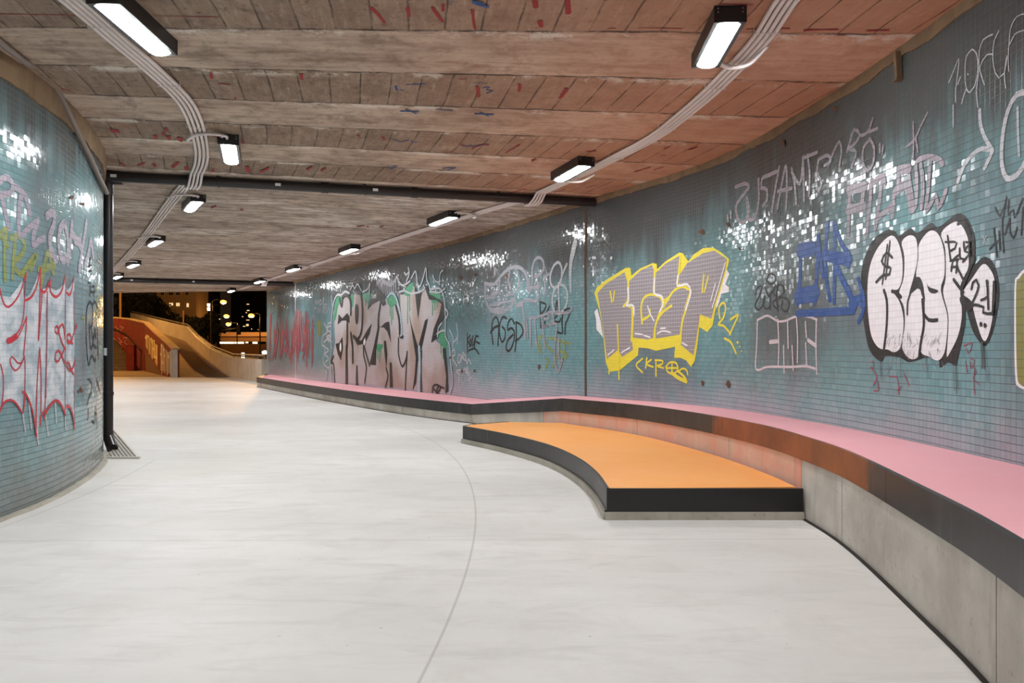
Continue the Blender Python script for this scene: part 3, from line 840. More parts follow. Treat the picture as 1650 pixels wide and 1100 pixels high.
# ------------------------------------------------------------------ outside the underpass
M['paving'] = concrete('outdoor_paving', srgb(150, 130, 105), srgb(172, 150, 122), streaks=False)
M['ramp'] = concrete('ramp_asphalt', srgb(128, 104, 80), srgb(150, 124, 96), streaks=False)
M['parapet'] = concrete('pale_parapet', srgb(188, 178, 165), srgb(208, 200, 188))
M['coping'] = concrete('tan_coping', srgb(190, 160, 120), srgb(210, 180, 140))
M['redwall'] = concrete('red_painted_wall', srgb(118, 34, 28), srgb(138, 46, 36), extra=srgb(84, 24, 22), es=.5)
M['rail'] = simple('dark_handrail', srgb(60, 52, 46), .4, .5)
M['lightrail'] = simple('galvanised_rail', srgb(170, 160, 150), .4, .6)
M['pole'] = simple('tan_pole', srgb(170, 130, 90), .6)
M['leaf'] = simple('dark_foliage', srgb(34, 38, 22), .8, var=.4, scale=2)
M['bark'] = simple('bark', srgb(70, 56, 44), .9)
M['facade'] = simple('brown_facade', srgb(180, 150, 118), .85, var=.12, scale=.6)
M['darkfacade'] = simple('dark_facade', srgb(26, 24, 22), .85)
M['window_dark'] = simple('dark_window', srgb(24, 22, 22), .2)
M['window_frame'] = simple('pale_window_frame', srgb(190, 180, 165), .6)
M['lit_window'] = emit('lit_window', (1, .66, .32, 1), .35)
M['lit_white'] = emit('white_lit_panel', (1, .92, .75, 1), .9)
M['sodium'] = emit('sodium_lamp_glow', (1, .34, .04, 1), 2.0)
M['whitelamp'] = emit('white_lamp_glow', (1, .88, .62, 1), 2.5)

og = MB()
og.poly([(-60,30.4,-.02),(-11.0,30.4,-.02),(-7.2,26.4,-.02),(-5,24,-.02),(40,24,-.02),(40,42,-.02),(-60,42,-.02)])
og.poly([(-120,42,-.02),(40,42,-.02),(40,200,-.02),(-120,200,-.02)])
outground = tag(og.build('ground', M['paving'], recalc=False), 'dim orange-lit paving beyond the bridge', kind='structure')

def zr(y): return max(0, (y-30.4)*.105)           # ramp height at depth y
# ramp surface
rampL = [(-13.0,30.0),(-16.0,35.0),(-19.0,40.2),(-23.0,46.0),(-28.5,54.0),(-33,60)]
rampR = [(-10.9,30.0),(-13.1,33.5),(-15.9,39.0),(-18.9,45.0),(-24.5,53.0),(-29.5,60)]
m = MB()
for (a, b), (c, d) in zip(zip(rampL, rampL[1:]), zip(rampR, rampR[1:])):
    m.quad((a[0],a[1],zr(a[1])+.004), (c[0],c[1],zr(c[1])+.004), (d[0],d[1],zr(d[1])+.004), (b[0],b[1],zr(b[1])+.004))
    m.quad((a[0],a[1],zr(a[1])-.3), (b[0],b[1],zr(b[1])-.3), (b[0],b[1],zr(b[1])), (a[0],a[1],zr(a[1])))
ramp = tag(m.build('ramp', M['ramp'], recalc=False), 'brown pedestrian ramp climbing away beyond the underpass', 'ramp')

def wall_path(name, pts, zb, zt, thick, mat, parent=None, uvs=True):
    """pts: (x,y); zb/zt lists; wall centred on the line"""
    m = MB(); n = len(pts); V = [Vector(p) for p in pts]; nr = []
    for i in range(n):
        t = (V[min(i+1,n-1)]-V[max(i-1,0)]).normalized(); nr.append(Vector((t.y,-t.x)))
    for i in range(n-1):
        def ring(j):
            a = V[j]+nr[j]*thick/2; b = V[j]-nr[j]*thick/2
            return [(a.x,a.y,zb[j]),(b.x,b.y,zb[j]),(b.x,b.y,zt[j]),(a.x,a.y,zt[j])]
        A, B = ring(i), ring(i+1)
        for k in range(4): m.quad(A[k], B[k], B[(k+1)%4], A[(k+1)%4])
        if i == 0: m.quad(*A)
        if i == n-2: m.quad(*reversed(B))
    return m.build(name, mat, parent)
# white parapet on the right of the ramp, wrapping to the end of the tiled wall
pp = [(-8.15,25.55),(-9.2,27.5),(-10.75,30.0),(-13.0,33.6),(-15.8,39.0),(-18.8,45.0),(-20.6,47.8),(-24.4,53.0),(-29.4,60)]
zt = [.75,.75,.76]+[zr(y)+.78 for x, y in pp[3:]]
zt[5] = zr(45)+.86; 
parapet = empty('parapet', (-10.7, 30, 0), 'pale concrete parapet running up the right side of the ramp', 'parapet')
wall_path('parapet_wall', pp, [-.1]*len(pp), zt, .22, M['parapet'], parapet)
hr = empty('handrail', (-10.7, 30, .9), 'dark metal handrail on top of the pale parapet', 'handrail')
hp = [(x, y, z+.14) for (x, y), z in zip(pp, zt)]
m = MB(); m.tube([Vector(p)+Vector((-.02,0,0)) for p in hp], .028, 8); m.build('rail', M['lightrail'], hr)
m = MB(); m.tube([Vector(p)+Vector((.10,0,-.07)) for p in hp], .022, 8); m.build('rail', M['rail'], hr)
for i in range(len(hp)-1):
    for t in (.0, .5):
        a = Vector(hp[i]).lerp(Vector(hp[i+1]), t); m = MB(); m.tube([a-Vector((0,0,.16)), a], .012, 6); m.build('rail_post', M['lightrail'], hr)
# wall between the stairs and the ramp, painted red, with a tan coping
wp = [(-12.95,29.9),(-14.4,32.4),(-16.3,35.6),(-18.8,39.9),(-21.4,43.4),(-23.4,45.5),(-25.4,47.4),(-27.6,49.0),(-33,53)]
wt = [1.07,1.40,1.84,2.42,2.75,2.92,3.05,3.55,3.75]
wedge = empty('stair_wall', (-13, 30, 0), 'red painted wall with dripping pale graffiti between the stairs and the ramp', 'wall')
wall_path('wall_body', wp, [-.1]*len(wp), wt, .24, M['redwall'], wedge)
wall_path('coping', [(x, y) for x, y in wp[:7]], wt[:7], [z+.06 for z in wt[:7]], .28, M['coping'], wedge)
m = MB(); m.box(-13.09,-12.83,29.74,29.80,0,1.07); m.build('end_face', M['parapet'], wedge)
# dark triangular foot and drips of paint on the face towards the viewer
def wedge_pt(t, z, off=.19):
    V = [Vector(p) for p in wp]; L = [0]
    for a, b in zip(V, V[1:]): L.append(L[-1]+(b-a).length)
    for i in range(len(V)-1):
        if t <= L[i+1]:
            k = (t-L[i])/(L[i+1]-L[i]); p = V[i].lerp(V[i+1], k); d = (V[i+1]-V[i]).normalized(); n = Vector((-d.y, d.x))
            if n.x > 0: n = -n
            return (p.x+n.x*off, p.y+n.y*off, z)
M['cream_drip'] = simple('cream_paint', srgb(240, 218, 168), .6)
M['pale_drip'] = simple('pale_paint', srgb(240, 224, 216), .6)
M['maroon'] = simple('maroon_paint', srgb(90, 28, 34), .6)
M['foot_grey'] = simple('brown_grey', srgb(108, 78, 62), .8, var=.2)
def wedge_strip(t0, t1, z0, z1, mat, name, off):
    m = MB(); m.quad(wedge_pt(t0, z0, off), wedge_pt(t1, z0, off), wedge_pt(t1, z1, off), wedge_pt(t0, z1, off)); return m
rng = random.Random(3)
def drips(name, t0, t1, zlo, zhi, mats, n, label, lo_slope=0):
    for mt in mats:
        m = MB(); 
        for k in range(n):
            a = t0+(t1-t0)*(k+rng.random()*.4)/n; wd = (t1-t0)/n*rng.uniform(.35, .72)
            f = (a-t0)/(t1-t0); b0 = zlo+lo_slope*f+rng.random()*.25; b1 = zhi(f)-rng.random()*.18
            m.quad(wedge_pt(a, b0, .128+.002*mats.index(mt)), wedge_pt(a+wd, b0+rng.uniform(-.1,.1), .128+.002*mats.index(mt)), wedge_pt(a+wd, b1, .128+.002*mats.index(mt)), wedge_pt(a, b1+rng.uniform(-.08,.08), .128+.002*mats.index(mt)))
            if rng.random() < .6:
                zz = rng.uniform(b0, b1); m.quad(wedge_pt(a, zz, .129), wedge_pt(a+wd*2.2, zz+.1, .129), wedge_pt(a+wd*2.2, zz+.22, .129), wedge_pt(a, zz+.12, .129))
        o = m.build(name, M[mt], wedge, recalc=False, merge=False); o['label'] = label
drips('graffiti', .15, 4.1, .02, lambda f: .98+f*.45, ['maroon', 'pale_drip'], 11, 'maroon and pale pink dripping letters')
drips('graffiti', 5.0, 10.4, .30, lambda f: 1.42+f*.55, ['foot_grey', 'cream_drip'], 9, 'cream dripping letters', .7)
m = MB(); m.poly([wedge_pt(3.5, 0, .126), wedge_pt(7.0, 0, .126), wedge_pt(10.6, 0, .126), wedge_pt(11.0, 1.0, .126), wedge_pt(7.0, .55, .126)]); m.build('dark_foot', M['foot_grey'], wedge, recalc=False)
# stairs climbing behind the red wall
st = empty('staircase', (-22, 41, 0), 'dim concrete stairs climbing left beside the red wall', 'stairs')
m = MB(); ns = 16
SD = Vector((-.62,.785)).normalized(); SP = Vector((-.785,-.62)); S0 = Vector((-19.4,40.3))
for k in range(ns):
    a = S0+SD*(k*.55); b = S0+SD*(ns*.55); z = (k+1)*.15
    q = [a, a+SP*6, b+SP*6, b]
    m.hexa([(p.x,p.y,z-.17) for p in q]+[(p.x,p.y,z) for p in q])
m.build('steps', concrete('stair_concrete', srgb(120, 108, 92), srgb(140, 126, 108), streaks=False), st, merge=False)
m = MB(); a = S0; m.box(-19.75,-19.35,39.7,40.0,0,1.3); m.build('red_post', M['redwall'], st)
# red inner wall of the stairs on the far side
wall_path('side_wall', [(S0+SP*6.2)[:], (S0+SP*6.2+SD*10)[:]], [-.1,-.1], [2.2,4.4], .25, M['redwall'], st)
m = MB(); m.tube([wedge_pt(t_, z_, .22) for t_, z_ in ((12.0,1.05),(13.2,1.3),(14.5,1.62),(16,1.95),(17.5,2.2),(19,2.4),(20.5,2.55),(22.5,2.7),(24,2.8))], .035, 8)
tag(m.build('handrail', M['rail']), 'dark handrail on the red wall beside the stairs', 'handrail')
def wtag(pts3, label):
    m = MB()
    for s in pts3:
        for a, b in zip(s, s[1:]):
            A = Vector(wedge_pt(*a, .135)); B = Vector(wedge_pt(*b, .135)); d = (B-A).normalized(); n = d.cross(Vector((.8,.6,0))).normalized()*.02
            m.quad(A-n, B-n, B+n, A+n)
    o = m.build('graffiti', simple('pale_marker', srgb(205, 150, 150), .6), wedge, recalc=False, merge=False); o['label'] = label
def letters(t, z, w, h, n):
    out = []
    r = random.Random(n)
    for k in range(n):
        x = t-k*w*1.25
        out.append([(x, z), (x-.1*w, z+h), (x-w, z+h*r.uniform(.4,1)), (x-w*.3, z+h*.45), (x-w*.9, z+h*r.uniform(0,.2))])
    return out
wtag(letters(19.0, 1.95, .7, .45, 3), 'small pale tag on the red wall')
wtag(letters(19.4, 1.25, .75, .5, 4), 'small pale tag of round letters on the red wall')

# poles
def pole(px, y0, y1, Y, r, label, mat='pole'):
    a = at_depth(px, y1, Y); b = at_depth(px, y0, Y); m = MB(); m.tube([a, b], r, 8)
    return tag(m.build('post', M[mat]), label, 'post')
pole(295.5, 500, 525, 49, .045, 'short tan post behind the pale parapet')
# tapering sodium street lamps
def street_lamp(px, py, Y, pole_px, base_py, label, power, color=SODIUM, glow='sodium', s=1.0):
    head = at_depth(px, py, Y); base = at_depth(pole_px, base_py, Y); e = empty('street_lamp', (base.x, base.y, 0), label, 'street lamp', 'street lamps beyond the bridge')
    m = MB(); m.tube([(base.x, base.y, -.5), (base.x, base.y, head.z-.3)], [.09*s, .055*s], 8); m.build('pole', M['rail'], e)
    m = MB(); m.tube([(base.x, base.y, head.z-.35), (base.x, base.y, head.z+.05), (base.x+(head.x-base.x)*.3, base.y, head.z+.2), (head.x, head.y, head.z+.16)], .04*s, 8); m.build('arm', M['rail'], e)
    m = MB(); m.tube([(head.x-.3*s, head.y, head.z+.13), (head.x+.3*s, head.y, head.z+.15)], [.07*s, .11*s], 10); m.build('lamp_head', M['rail'], e)
    m = MB(); n = 8
    for i in range(n):
        for j in range(12):
            def P(i, j):
                th = PI*i/n; ph = 2*PI*j/12; return (head.x+.30*s*math.sin(th)*math.cos(ph), head.y+.3*s*math.sin(th)*math.sin(ph), head.z-.06+.2*s*math.cos(th))
            m.quad(P(i,j), P(i,j+1), P(i+1,j+1), P(i+1,j), smooth=True)
    m.build('bulb', M[glow], e)
    if power: point('street_light', (head.x, head.y-.1, head.z-.5), power, color, .25)
    return e
street_lamp(360, 485.5, 75, 342, 560, 'highest amber street lamp beyond the ramp parapet', 110)
street_lamp(365, 508.5, 100, 348, 560, 'amber street lamp directly under the highest one', 110, s=1.2)
street_lamp(368, 521.5, 120, 382, 560, 'lowest and smallest of the three amber street lamps in a column', 110, s=1.3)
street_lamp(405, 507.5, 80, 419, 560, 'amber street lamp on the right, nearest the tiled wall end', 110, s=1.05)
# lamps above the plaza that light it, hidden from the view by the bridge deck
for i, (x, y, z, p) in enumerate(((-25.24,50,7.5,500),(-27,43,7.5,900),(-12.3,41,7,1500),(-22.5,32.5,6.5,950))):
    e = empty('street_lamp', (x, y, 0), ('street lamp on a tan post rising behind the red stair wall', 'street lamp left of the stairs, hidden behind the bulging wall', 'street lamp behind the end of the tiled wall', 'street lamp close to the bridge edge, hidden by the bulging wall')[i], 'street lamp', 'street lamps over the plaza')
    m = MB(); m.tube([(x, y, -.02), (x, y, z)], .07, 8); m.build('pole', M['pole'], e)
    m = MB(); m.tube([(x-.25, y, z), (x+.25, y, z)], .1, 8); m.build('lamp_head', M['rail'], e)
    point('street_light', (x, y, z-.25), p, SODIUM, .2)

# traffic light on a mast
tm = empty('traffic_light', (0, 0, 0), 'small traffic light hanging from a curved mast before the overpass', 'traffic light')
Y = 70
m = MB(); m.tube([at_depth(341, 583, Y), at_depth(341, 545, Y), at_depth(343, 537, Y), at_depth(350, 534, Y), at_depth(384, 529, Y)], .07, 8); m.build('mast', M['rail'], tm)
c = at_depth(384.5, 531, Y); m = MB(); m.box(c.x-.15, c.x+.15, c.y-.15, c.y+.15, c.z-.45, c.z+.45); m.build('signal_box', M['housing'], tm)
tm2 = at_depth(340, 512, 60); m = MB(); m.tube([at_depth(339.5, 560, 60), at_depth(339.5, 486, 60)], .05, 8); m.tube([at_depth(339.5, 491, 60), at_depth(352, 491, 60)], .03, 6)
e = empty('mast', at_depth(339.5, 560, 60), 'thin dark mast with a short arm and two white lamps', 'mast'); m.build('pole', M['rail'], e)
for py in (491.5, 498):
    q = at_depth(336.5, py, 60); m = MB(); m.tube([q-Vector((0,0,.11)), q+Vector((0,0,.11))], [.1, .12], 10); m.build('lamp', M['whitelamp'], e)

# overpass
Y = 130; br = empty('overpass', at_depth(400, 560, Y), 'road overpass in orange light beyond the parapet', 'overpass')
def slabpx(x0, x1, y0, y1, Y, dy, name, mat, parent):
    a = at_depth(x0, y1, Y); b = at_depth(x1, y0, Y); m = MB(); m.box(a.x, b.x, Y, Y+dy, a.z, b.z); return m.build(name, mat, parent)
M['overpass'] = simple('overpass_concrete', srgb(190, 150, 110), .8)
slabpx(346, 470, 535, 541.5, Y, 9, 'guard_wall', M['overpass'], br)
slabpx(350, 470, 541.5, 550, Y+1, 8, 'deck', simple('overpass_side', srgb(150, 116, 84), .8), br)
for px in (372, 395, 430): slabpx(px-2, px+2, 550, 574, Y+3, 3, 'pier', M['overpass'], br)
point('street_light', at_depth(395, 522, 122), 900, SODIUM, .3)  # unseen light on the overpass; no lamp is built for it
slabpx(344, 470, 554, 574, 118, .5, 'kerb', M['overpass'], None)
tag(bpy.data.objects['kerb'], 'dark road wall with pale top below the overpass', 'wall')
for x0, x1 in ((354, 359), (360.5, 376), (378, 384), (385.5, 388), (389.5, 392), (396, 399), (407, 414)):
    o = slabpx(x0, x1, 550.8, 553.4 if x0 != 396 else 552.6, 126, .3, 'light_strip', M['lit_white'], br)
o = slabpx(389, 392, 568, 584, 60, .3, 'lit_sign', M['lit_white'], None); tag(o, 'small bright white light box behind the parapet', 'light')
e = street_lamp(426.5, 566.5, 60, 421, 580, 'white globe lamp low behind the parapet next to the tiled wall', 0, glow='whitelamp', s=.7)

# buildings
def building(px0, px1, pytop, Y, depth, mat, label, wins, frame=True):
    a = at_depth(px0, 566, Y); b = at_depth(px1, pytop, Y); e = empty('building', ((a.x+b.x)/2, Y, 0), label, 'building', 'buildings beyond the ramp')
    m = MB(); m.box(a.x, b.x, Y, Y+depth, -.5, b.z); m.build('walls', mat, e)
    for (px, py, w, h, lit) in wins:
        c = at_depth(px, py, Y); ww = w*Y/F/2; hh = h*Y/F/2
        m = MB(); m.box(c.x-ww, c.x+ww, Y-.06, Y+.02, c.z-hh, c.z+hh)
        f = m.build('window', M['window_frame'] if not lit == 2 else M['lit_window'], e)
        if lit != 2:
            for s in (-1, 1):
                m = MB(); m.box(c.x+s*ww*.5-ww*.4, c.x+s*ww*.5+ww*.4, Y-.08, Y-.05, c.z-hh*.88, c.z+hh*.88); m.build('pane', M['lit_window'] if lit else M['window_dark'], f)
    return e
building(252, 316, 380, 100, 4, M['facade'], 'brown apartment building with a few lit windows behind the trees',
    [(276, 490.5, 7, 6, 1), (287, 490.5, 6, 6, 1), (302.5, 491.5, 3, 6, 2), (276, 473, 7, 5, 0), (287, 473, 6, 5, 0), (302, 473, 5, 5, 0), (276, 508, 7, 6, 0), (287, 508, 6, 6, 0), (262, 491, 5, 6, 0), (262, 473, 5, 5, 0)])
point('street_light', at_depth(285, 505, 84), 300, SODIUM, .4)  # unseen light put in for the brown building, without a lamp
building(322, 346, 430, 160, 3, M['darkfacade'], 'dark narrow tower with one lit stairwell',
    [(331, 473, 2.4, 4, 2), (331.5, 479, 1.6, 5, 2), (331.5, 486, 1.2, 5, 2), (341, 514, 2, 1.5, 2), (354, 514, 2, 1.5, 2)][:5])
building(372, 436, 430, 180, 3, M['darkfacade'], 'dark tall building with small lit windows on the right',
    [(399.5, 490, 4, 1.4, 2), (400, 500, 4, 1.6, 2), (397, 503.5, 2, 1.4, 2), (399.5, 515.5, 5, 1.2, 2), (391, 510, 2, 1.2, 2), (392.5, 525.5, 2, 1.4, 2), (398.7, 523.5, 4, 3.4, 2), (394.5, 525.5, 1.5, 1.4, 2), (416, 531, 1, 1.2, 2), (405.5, 530, 1.4, 1.6, 2)])
# trees
def tree(px, pytop, pw, Y, label, seed, n=2600):
    r = random.Random(seed); c = at_depth(px, pytop, Y); R = pw*Y/F/2; top = c.z; e = empty('tree', (c.x, Y, 0), label, 'tree', 'dark trees beyond the ramp')
    H = top+.5; cz = max(top*.58, top-R*1.15)
    m = MB(); m.tube([(c.x, Y, -.5), (c.x+.15, Y, cz*.5), (c.x, Y, cz)], [.22, .17, .08], 8)
    for k in range(6):
        an = k*1.05+r.random(); m.tube([(c.x, Y, cz*(.55+.06*k)), (c.x+math.cos(an)*R*.6, Y+math.sin(an)*R*.6, cz+R*.3)], [.07, .03], 6)
    m.build('trunk', M['bark'], e)
    m = MB(); lobes = [(r.gauss(0,.45), r.gauss(0,.45), r.uniform(-.75,.75)) for _ in range(16)]
    rz = (top-cz)
    for k in range(n):
        l = r.choice(lobes); v = Vector((r.gauss(0,1), r.gauss(0,1), r.gauss(0,1))).normalized()*r.uniform(.2,.42)
        p = Vector((c.x+(l[0]+v.x)*R, Y+(l[1]+v.y)*R, cz+(l[2]+v.z)*rz*.95))
        a = Vector((r.gauss(0,1), r.gauss(0,1), r.gauss(0,1))).normalized(); b = a.cross(Vector((r.gauss(0,1), r.gauss(0,1), r.gauss(0,1)))).normalized()
        s = r.uniform(.08,.2)
        m.quad(p-a*s, p-b*s*.5, p+a*s, p+b*s*.5)
    m.build('foliage', M['leaf'], e, merge=False, recalc=False)
tree(200, 455, 70, 66, 'large dark tree left of the brown building', 1, 4200)
tree(236, 470, 62, 72, 'dark tree in front of the left side of the brown building', 2, 4200)
tree(265, 505, 40, 78, 'low dark bush tree under the lit windows', 3)
tree(305, 508, 44, 62, 'dark tree behind the parapet bend', 4)
tree(330, 500, 40, 66, 'dark tree left of the amber street lamps', 5)
tree(350, 524, 24, 72, 'small dark tree at the left end of the overpass', 6, 1500)

# ------------------------------------------------------------------ graffiti: thin paint layers on the tiled walls
class Surf:
    def __init__(s, P=None): s.P = P
    def hit(s, px, py):
        if s.P: return s.P.hit(px, py)
        v = on_ceil(px, py); return v.x, v.y
    def depth(s, px, py):
        if s.P:
            u, z = s.P.hit(px, py); return s.P.at(u, z)[1]
        return on_ceil(px, py).y
    def at(s, a, b, off):
        if s.P: return s.P.at(a, b, off)
        return (a, b, CEIL-off)
SR, SL, SC = Surf(RW), Surf(LW), Surf(None)

class Graff:
    """layers of paint; coordinates are given in an enlarged view (x0, y0, scale) of the wall"""
    def __init__(s, surf, crop, base=.0022):
        s.S = surf; s.x0, s.y0, s.k = crop; s.m = MB(); s.mats = []; s.off = base
    def squash(s, mid):
        # widths are read off upright strokes on a receding wall, which look narrower than they are
        if not s.S.P: return 1.0
        x, y = s.x0+mid[0]/s.k, s.y0+mid[1]/s.k
        a, b = s.S.hit(x-1, y), s.S.hit(x+1, y); Y = s.S.depth(x, y)
        return min(2.6, max(1.0, (abs(b[0]-a[0])/2/(Y/F))))**.75
    def mi(s, mat):
        if mat not in s.mats: s.mats.append(mat)
        return s.mats.index(mat)
    def uz(s, p): return Vector(s.S.hit(s.x0+p[0]/s.k, s.y0+p[1]/s.k))
    def fill(s, pts, mat, smooth=True, step=.09):
        q = [s.uz(p) for p in pts]; mi = s.mi(mat); s.off += .0003
        if smooth: q = s.smooth_closed(q)
        us = sorted(set([round(p.x, 5) for p in q])); cuts = []
        for a, b in zip(us, us[1:]):
            n = max(1, int(math.ceil((b-a)/step))); cuts += [a+(b-a)*k/n for k in range(n)]
        cuts.append(us[-1]); N = len(q); E = [(q[i], q[(i+1) % N]) for i in range(N)]
        for a, b in zip(cuts, cuts[1:]):
            if b-a < 1e-6: continue
            m_ = (a+b)/2; hits = []
            for p, r in E:
                lo, hi = (p, r) if p.x < r.x else (r, p)
                if lo.x <= m_ < hi.x:
                    f = lambda x: lo.y+(hi.y-lo.y)*(x-lo.x)/(hi.x-lo.x)
                    hits.append((f(m_), f(a), f(b)))
            hits.sort()
            for k in range(0, len(hits)-1, 2):
                l, h = hits[k], hits[k+1]
                s.m.quad(s.S.at(a, l[1], s.off), s.S.at(b, l[2], s.off), s.S.at(b, h[2], s.off), s.S.at(a, h[1], s.off),
                         uv=[(a, l[1]), (b, l[2]), (b, h[2]), (a, h[1])], mi=mi)
    def smooth_closed(s, q):
        N = len(q); out = []
        for i in range(N):
            p0, p1, p2, p3 = q[i-1], q[i], q[(i+1) % N], q[(i+2) % N]
            n = 4
            for k in range(n):
                t = k/n
                out.append(.5*((2*p1)+(p2-p0)*t+(2*p0-5*p1+4*p2-p3)*t*t+(3*p1-p0-3*p2+p3)*t**3)*1.0)
        return out
    def line(s, pts, w, mat, smooth=True, taper=False, lift=True):
        q = [s.uz(p) for p in pts]; mi = s.mi(mat)
        mid = pts[len(pts)//2]; Y = s.S.depth(s.x0+mid[0]/s.k, s.y0+mid[1]/s.k); wm = w/s.k*Y/F/2*s.squash(mid)
        if lift: s.off += .00012
        r = [q[0]]
        for p in q[1:]:
            if (p-r[-1]).length > 1e-4: r.append(p)
        if len(r) < 2: return s.dot(pts[0], w/2, w/2, mat)
        r = spline(r, .05) if smooth and len(r) > 2 else [r[i].lerp(r[i+1], k/max(1, int((r[i+1]-r[i]).length/.09)+1)) for i in range(len(r)-1) for k in range(int((r[i+1]-r[i]).length/.09)+1)]+[r[-1]]
        L = []; R = []
        for i, p in enumerate(r):
            t = (r[min(i+1, len(r)-1)]-r[max(i-1, 0)])
            if t.length < 1e-9: t = Vector((1, 0))
            t.normalize(); n = Vector((-t.y, t.x)); ww = wm*(1-.7*i/len(r)) if taper else wm
            L.append(p+n*ww); R.append(p-n*ww)
        def P(v): return s.S.at(v.x, v.y, s.off)
        for i in range(len(r)-1):
            s.m.quad(P(R[i]), P(R[i+1]), P(L[i+1]), P(L[i]), uv=[tuple(R[i]), tuple(R[i+1]), tuple(L[i+1]), tuple(L[i])], mi=mi)
        for p, d in ((r[0], (r[0]-r[1])), (r[-1], (r[-1]-r[-2]))):
            if taper and p is r[-1]: continue
            an = math.atan2(d.y, d.x); c = [p+Vector((math.cos(an+PI*(k/6-.5)), math.sin(an+PI*(k/6-.5))))*wm for k in range(7)]
            s.m.poly([P(v) for v in c], uv=[tuple(v) for v in c], mi=mi)
    def dot(s, c, rx, ry, mat):
        n = 12; s.fill([(c[0]+math.cos(2*PI*k/n)*rx, c[1]+math.sin(2*PI*k/n)*ry) for k in range(n)], mat, smooth=False)
    def lines(s, lst, w, mat, **k):
        for p in lst: s.line(p, w, mat, **k)
    def build(s, name, label, parent):
        # every face looks into the room
        o = s.m.build(name, s.mats, parent, merge=False, recalc=False)
        o['label'] = label; return o

P_black = paint('black_spray', srgb(26, 22, 22), grout_keep=.3, rough=.35, grout_col=srgb(70, 66, 66))
P_mattblack = paint('matt_black_spray', srgb(24, 22, 24), grout_keep=.2, rough=.75)
P_mattgrey = paint('matt_grey_spray', srgb(66, 68, 72), grout_keep=.4, rough=.75)
P_silver = paint('silver_spray', srgb(190, 186, 190), grout_keep=.6, rough=.38, grout_col=srgb(116, 106, 106), mottled=(srgb(190, 180, 178), 2.0), patch=(srgb(168, 148, 136), .8))
P_green = paint('green_spray', srgb(60, 160, 108), thin=.25, grout_keep=.4)
P_white = paint('white_spray', srgb(244, 242, 246), grout_keep=.28, rough=.4, grout_col=srgb(150, 150, 156))
P_whitethin = paint('thin_white_spray', srgb(200, 200, 206), thin=.25, grout_keep=.5)
P_iceblue = paint('ice_blue_spray', srgb(176, 200, 212), thin=.2, grout_keep=.4)
P_grey = paint('grey_roller_paint', srgb(146, 140, 146), grout_keep=.85, rough=.4, grout_col=srgb(214, 210, 212))
P_yellow = paint('yellow_spray', srgb(240, 224, 62), grout_keep=.22, rough=.4, grout_col=srgb(170, 160, 70))
P_blue = paint('blue_spray', srgb(16, 76, 158), thin=.12, grout_keep=.55)
P_pale = paint('pale_pink_spray', srgb(228, 214, 222), thin=.1, grout_keep=.4)
P_mauve = paint('faded_mauve_spray', srgb(158, 142, 152), thin=.35, grout_keep=.75)
P_mauve2 = paint('mauve_spray', srgb(172, 158, 176), thin=.25, grout_keep=.6)
P_scrub = paint('scrubbed_silver_spray', srgb(170, 162, 172), thin=.42, grout_keep=.6)
P_olive = paint('olive_spray', srgb(150, 158, 60), thin=.35, grout_keep=.5)
P_olive2 = paint('olive_fill', srgb(140, 138, 66), thin=.1, grout_keep=.4)
P_red = paint('red_spray', srgb(200, 40, 56), grout_keep=.25)
P_redthin = paint('thin_red_spray', srgb(176, 66, 96), thin=.3, grout_keep=.4)
P_frost = paint('frosted_white_spray', srgb(216, 220, 226), grout_keep=.35, rough=.4, grout_col=srgb(120, 136, 142), mottled=(srgb(160, 178, 188), 7.0))
P_greyblack = paint('worn_black_spray', srgb(70, 72, 76), thin=.3, grout_keep=.5)
P_redhaze = paint('red_drip_haze', srgb(184, 84, 92), thin=.22, grout_keep=.6)
P_rust = simple('rust_stain', srgb(96, 62, 44), .8, var=.3, scale=20)
P_aqua = paint('thin_aqua_spray', srgb(70, 158, 150), thin=.35, grout_keep=.5)

# --- the big silver and black piece
A = (500, 420, 4.583)
g = Graff(SR, A)
g.fill([(180,900),(158,740),(185,600),(172,380),(200,270),(260,250),(300,300),(330,240),(372,240),(400,290),(440,330),(500,220),(540,290),(600,260),(650,330),(662,440),(672,540),(664,240),(690,240),(740,180),(780,190),(800,330),(840,190),(870,200),(885,270),(960,280),(985,330),(965,420),(930,590),(985,640),(1010,850),(1005,985),(900,972),(820,965),(760,950),(600,935),(400,905),(270,905)], P_silver, smooth=False)
for f in ([(175,420),(190,280),(240,270),(225,310),(205,340),(190,430)], [(295,262),(322,250),(318,330),(305,340)], [(385,250),(440,240),(432,300),(400,292)], [(565,275),(600,235),(640,300),(600,345),(570,310)], [(690,232),(752,160),(760,200),(728,262)], [(880,225),(960,240),(952,300),(900,305)], [(480,622),(540,620),(510,672)], [(945,540),(1000,530),(1008,650),(985,640)], [(180,330),(200,330),(195,380)]):
    g.fill(f, P_green)
g.lines([[(180,400),(178,450)],[(600,330),(602,470)],[(612,330),(612,430)],[(590,320),(590,400)],[(722,240),(720,460)],[(735,250),(735,370)],[(905,290),(905,400)],[(920,290),(922,360)],[(938,300),(938,340)],[(500,650),(500,720)],[(512,660),(513,750)],[(522,650),(522,700)],[(965,620),(968,680)],[(982,640),(984,720)],[(430,290),(428,360)],[(410,280),(410,330)]], 7, P_green)
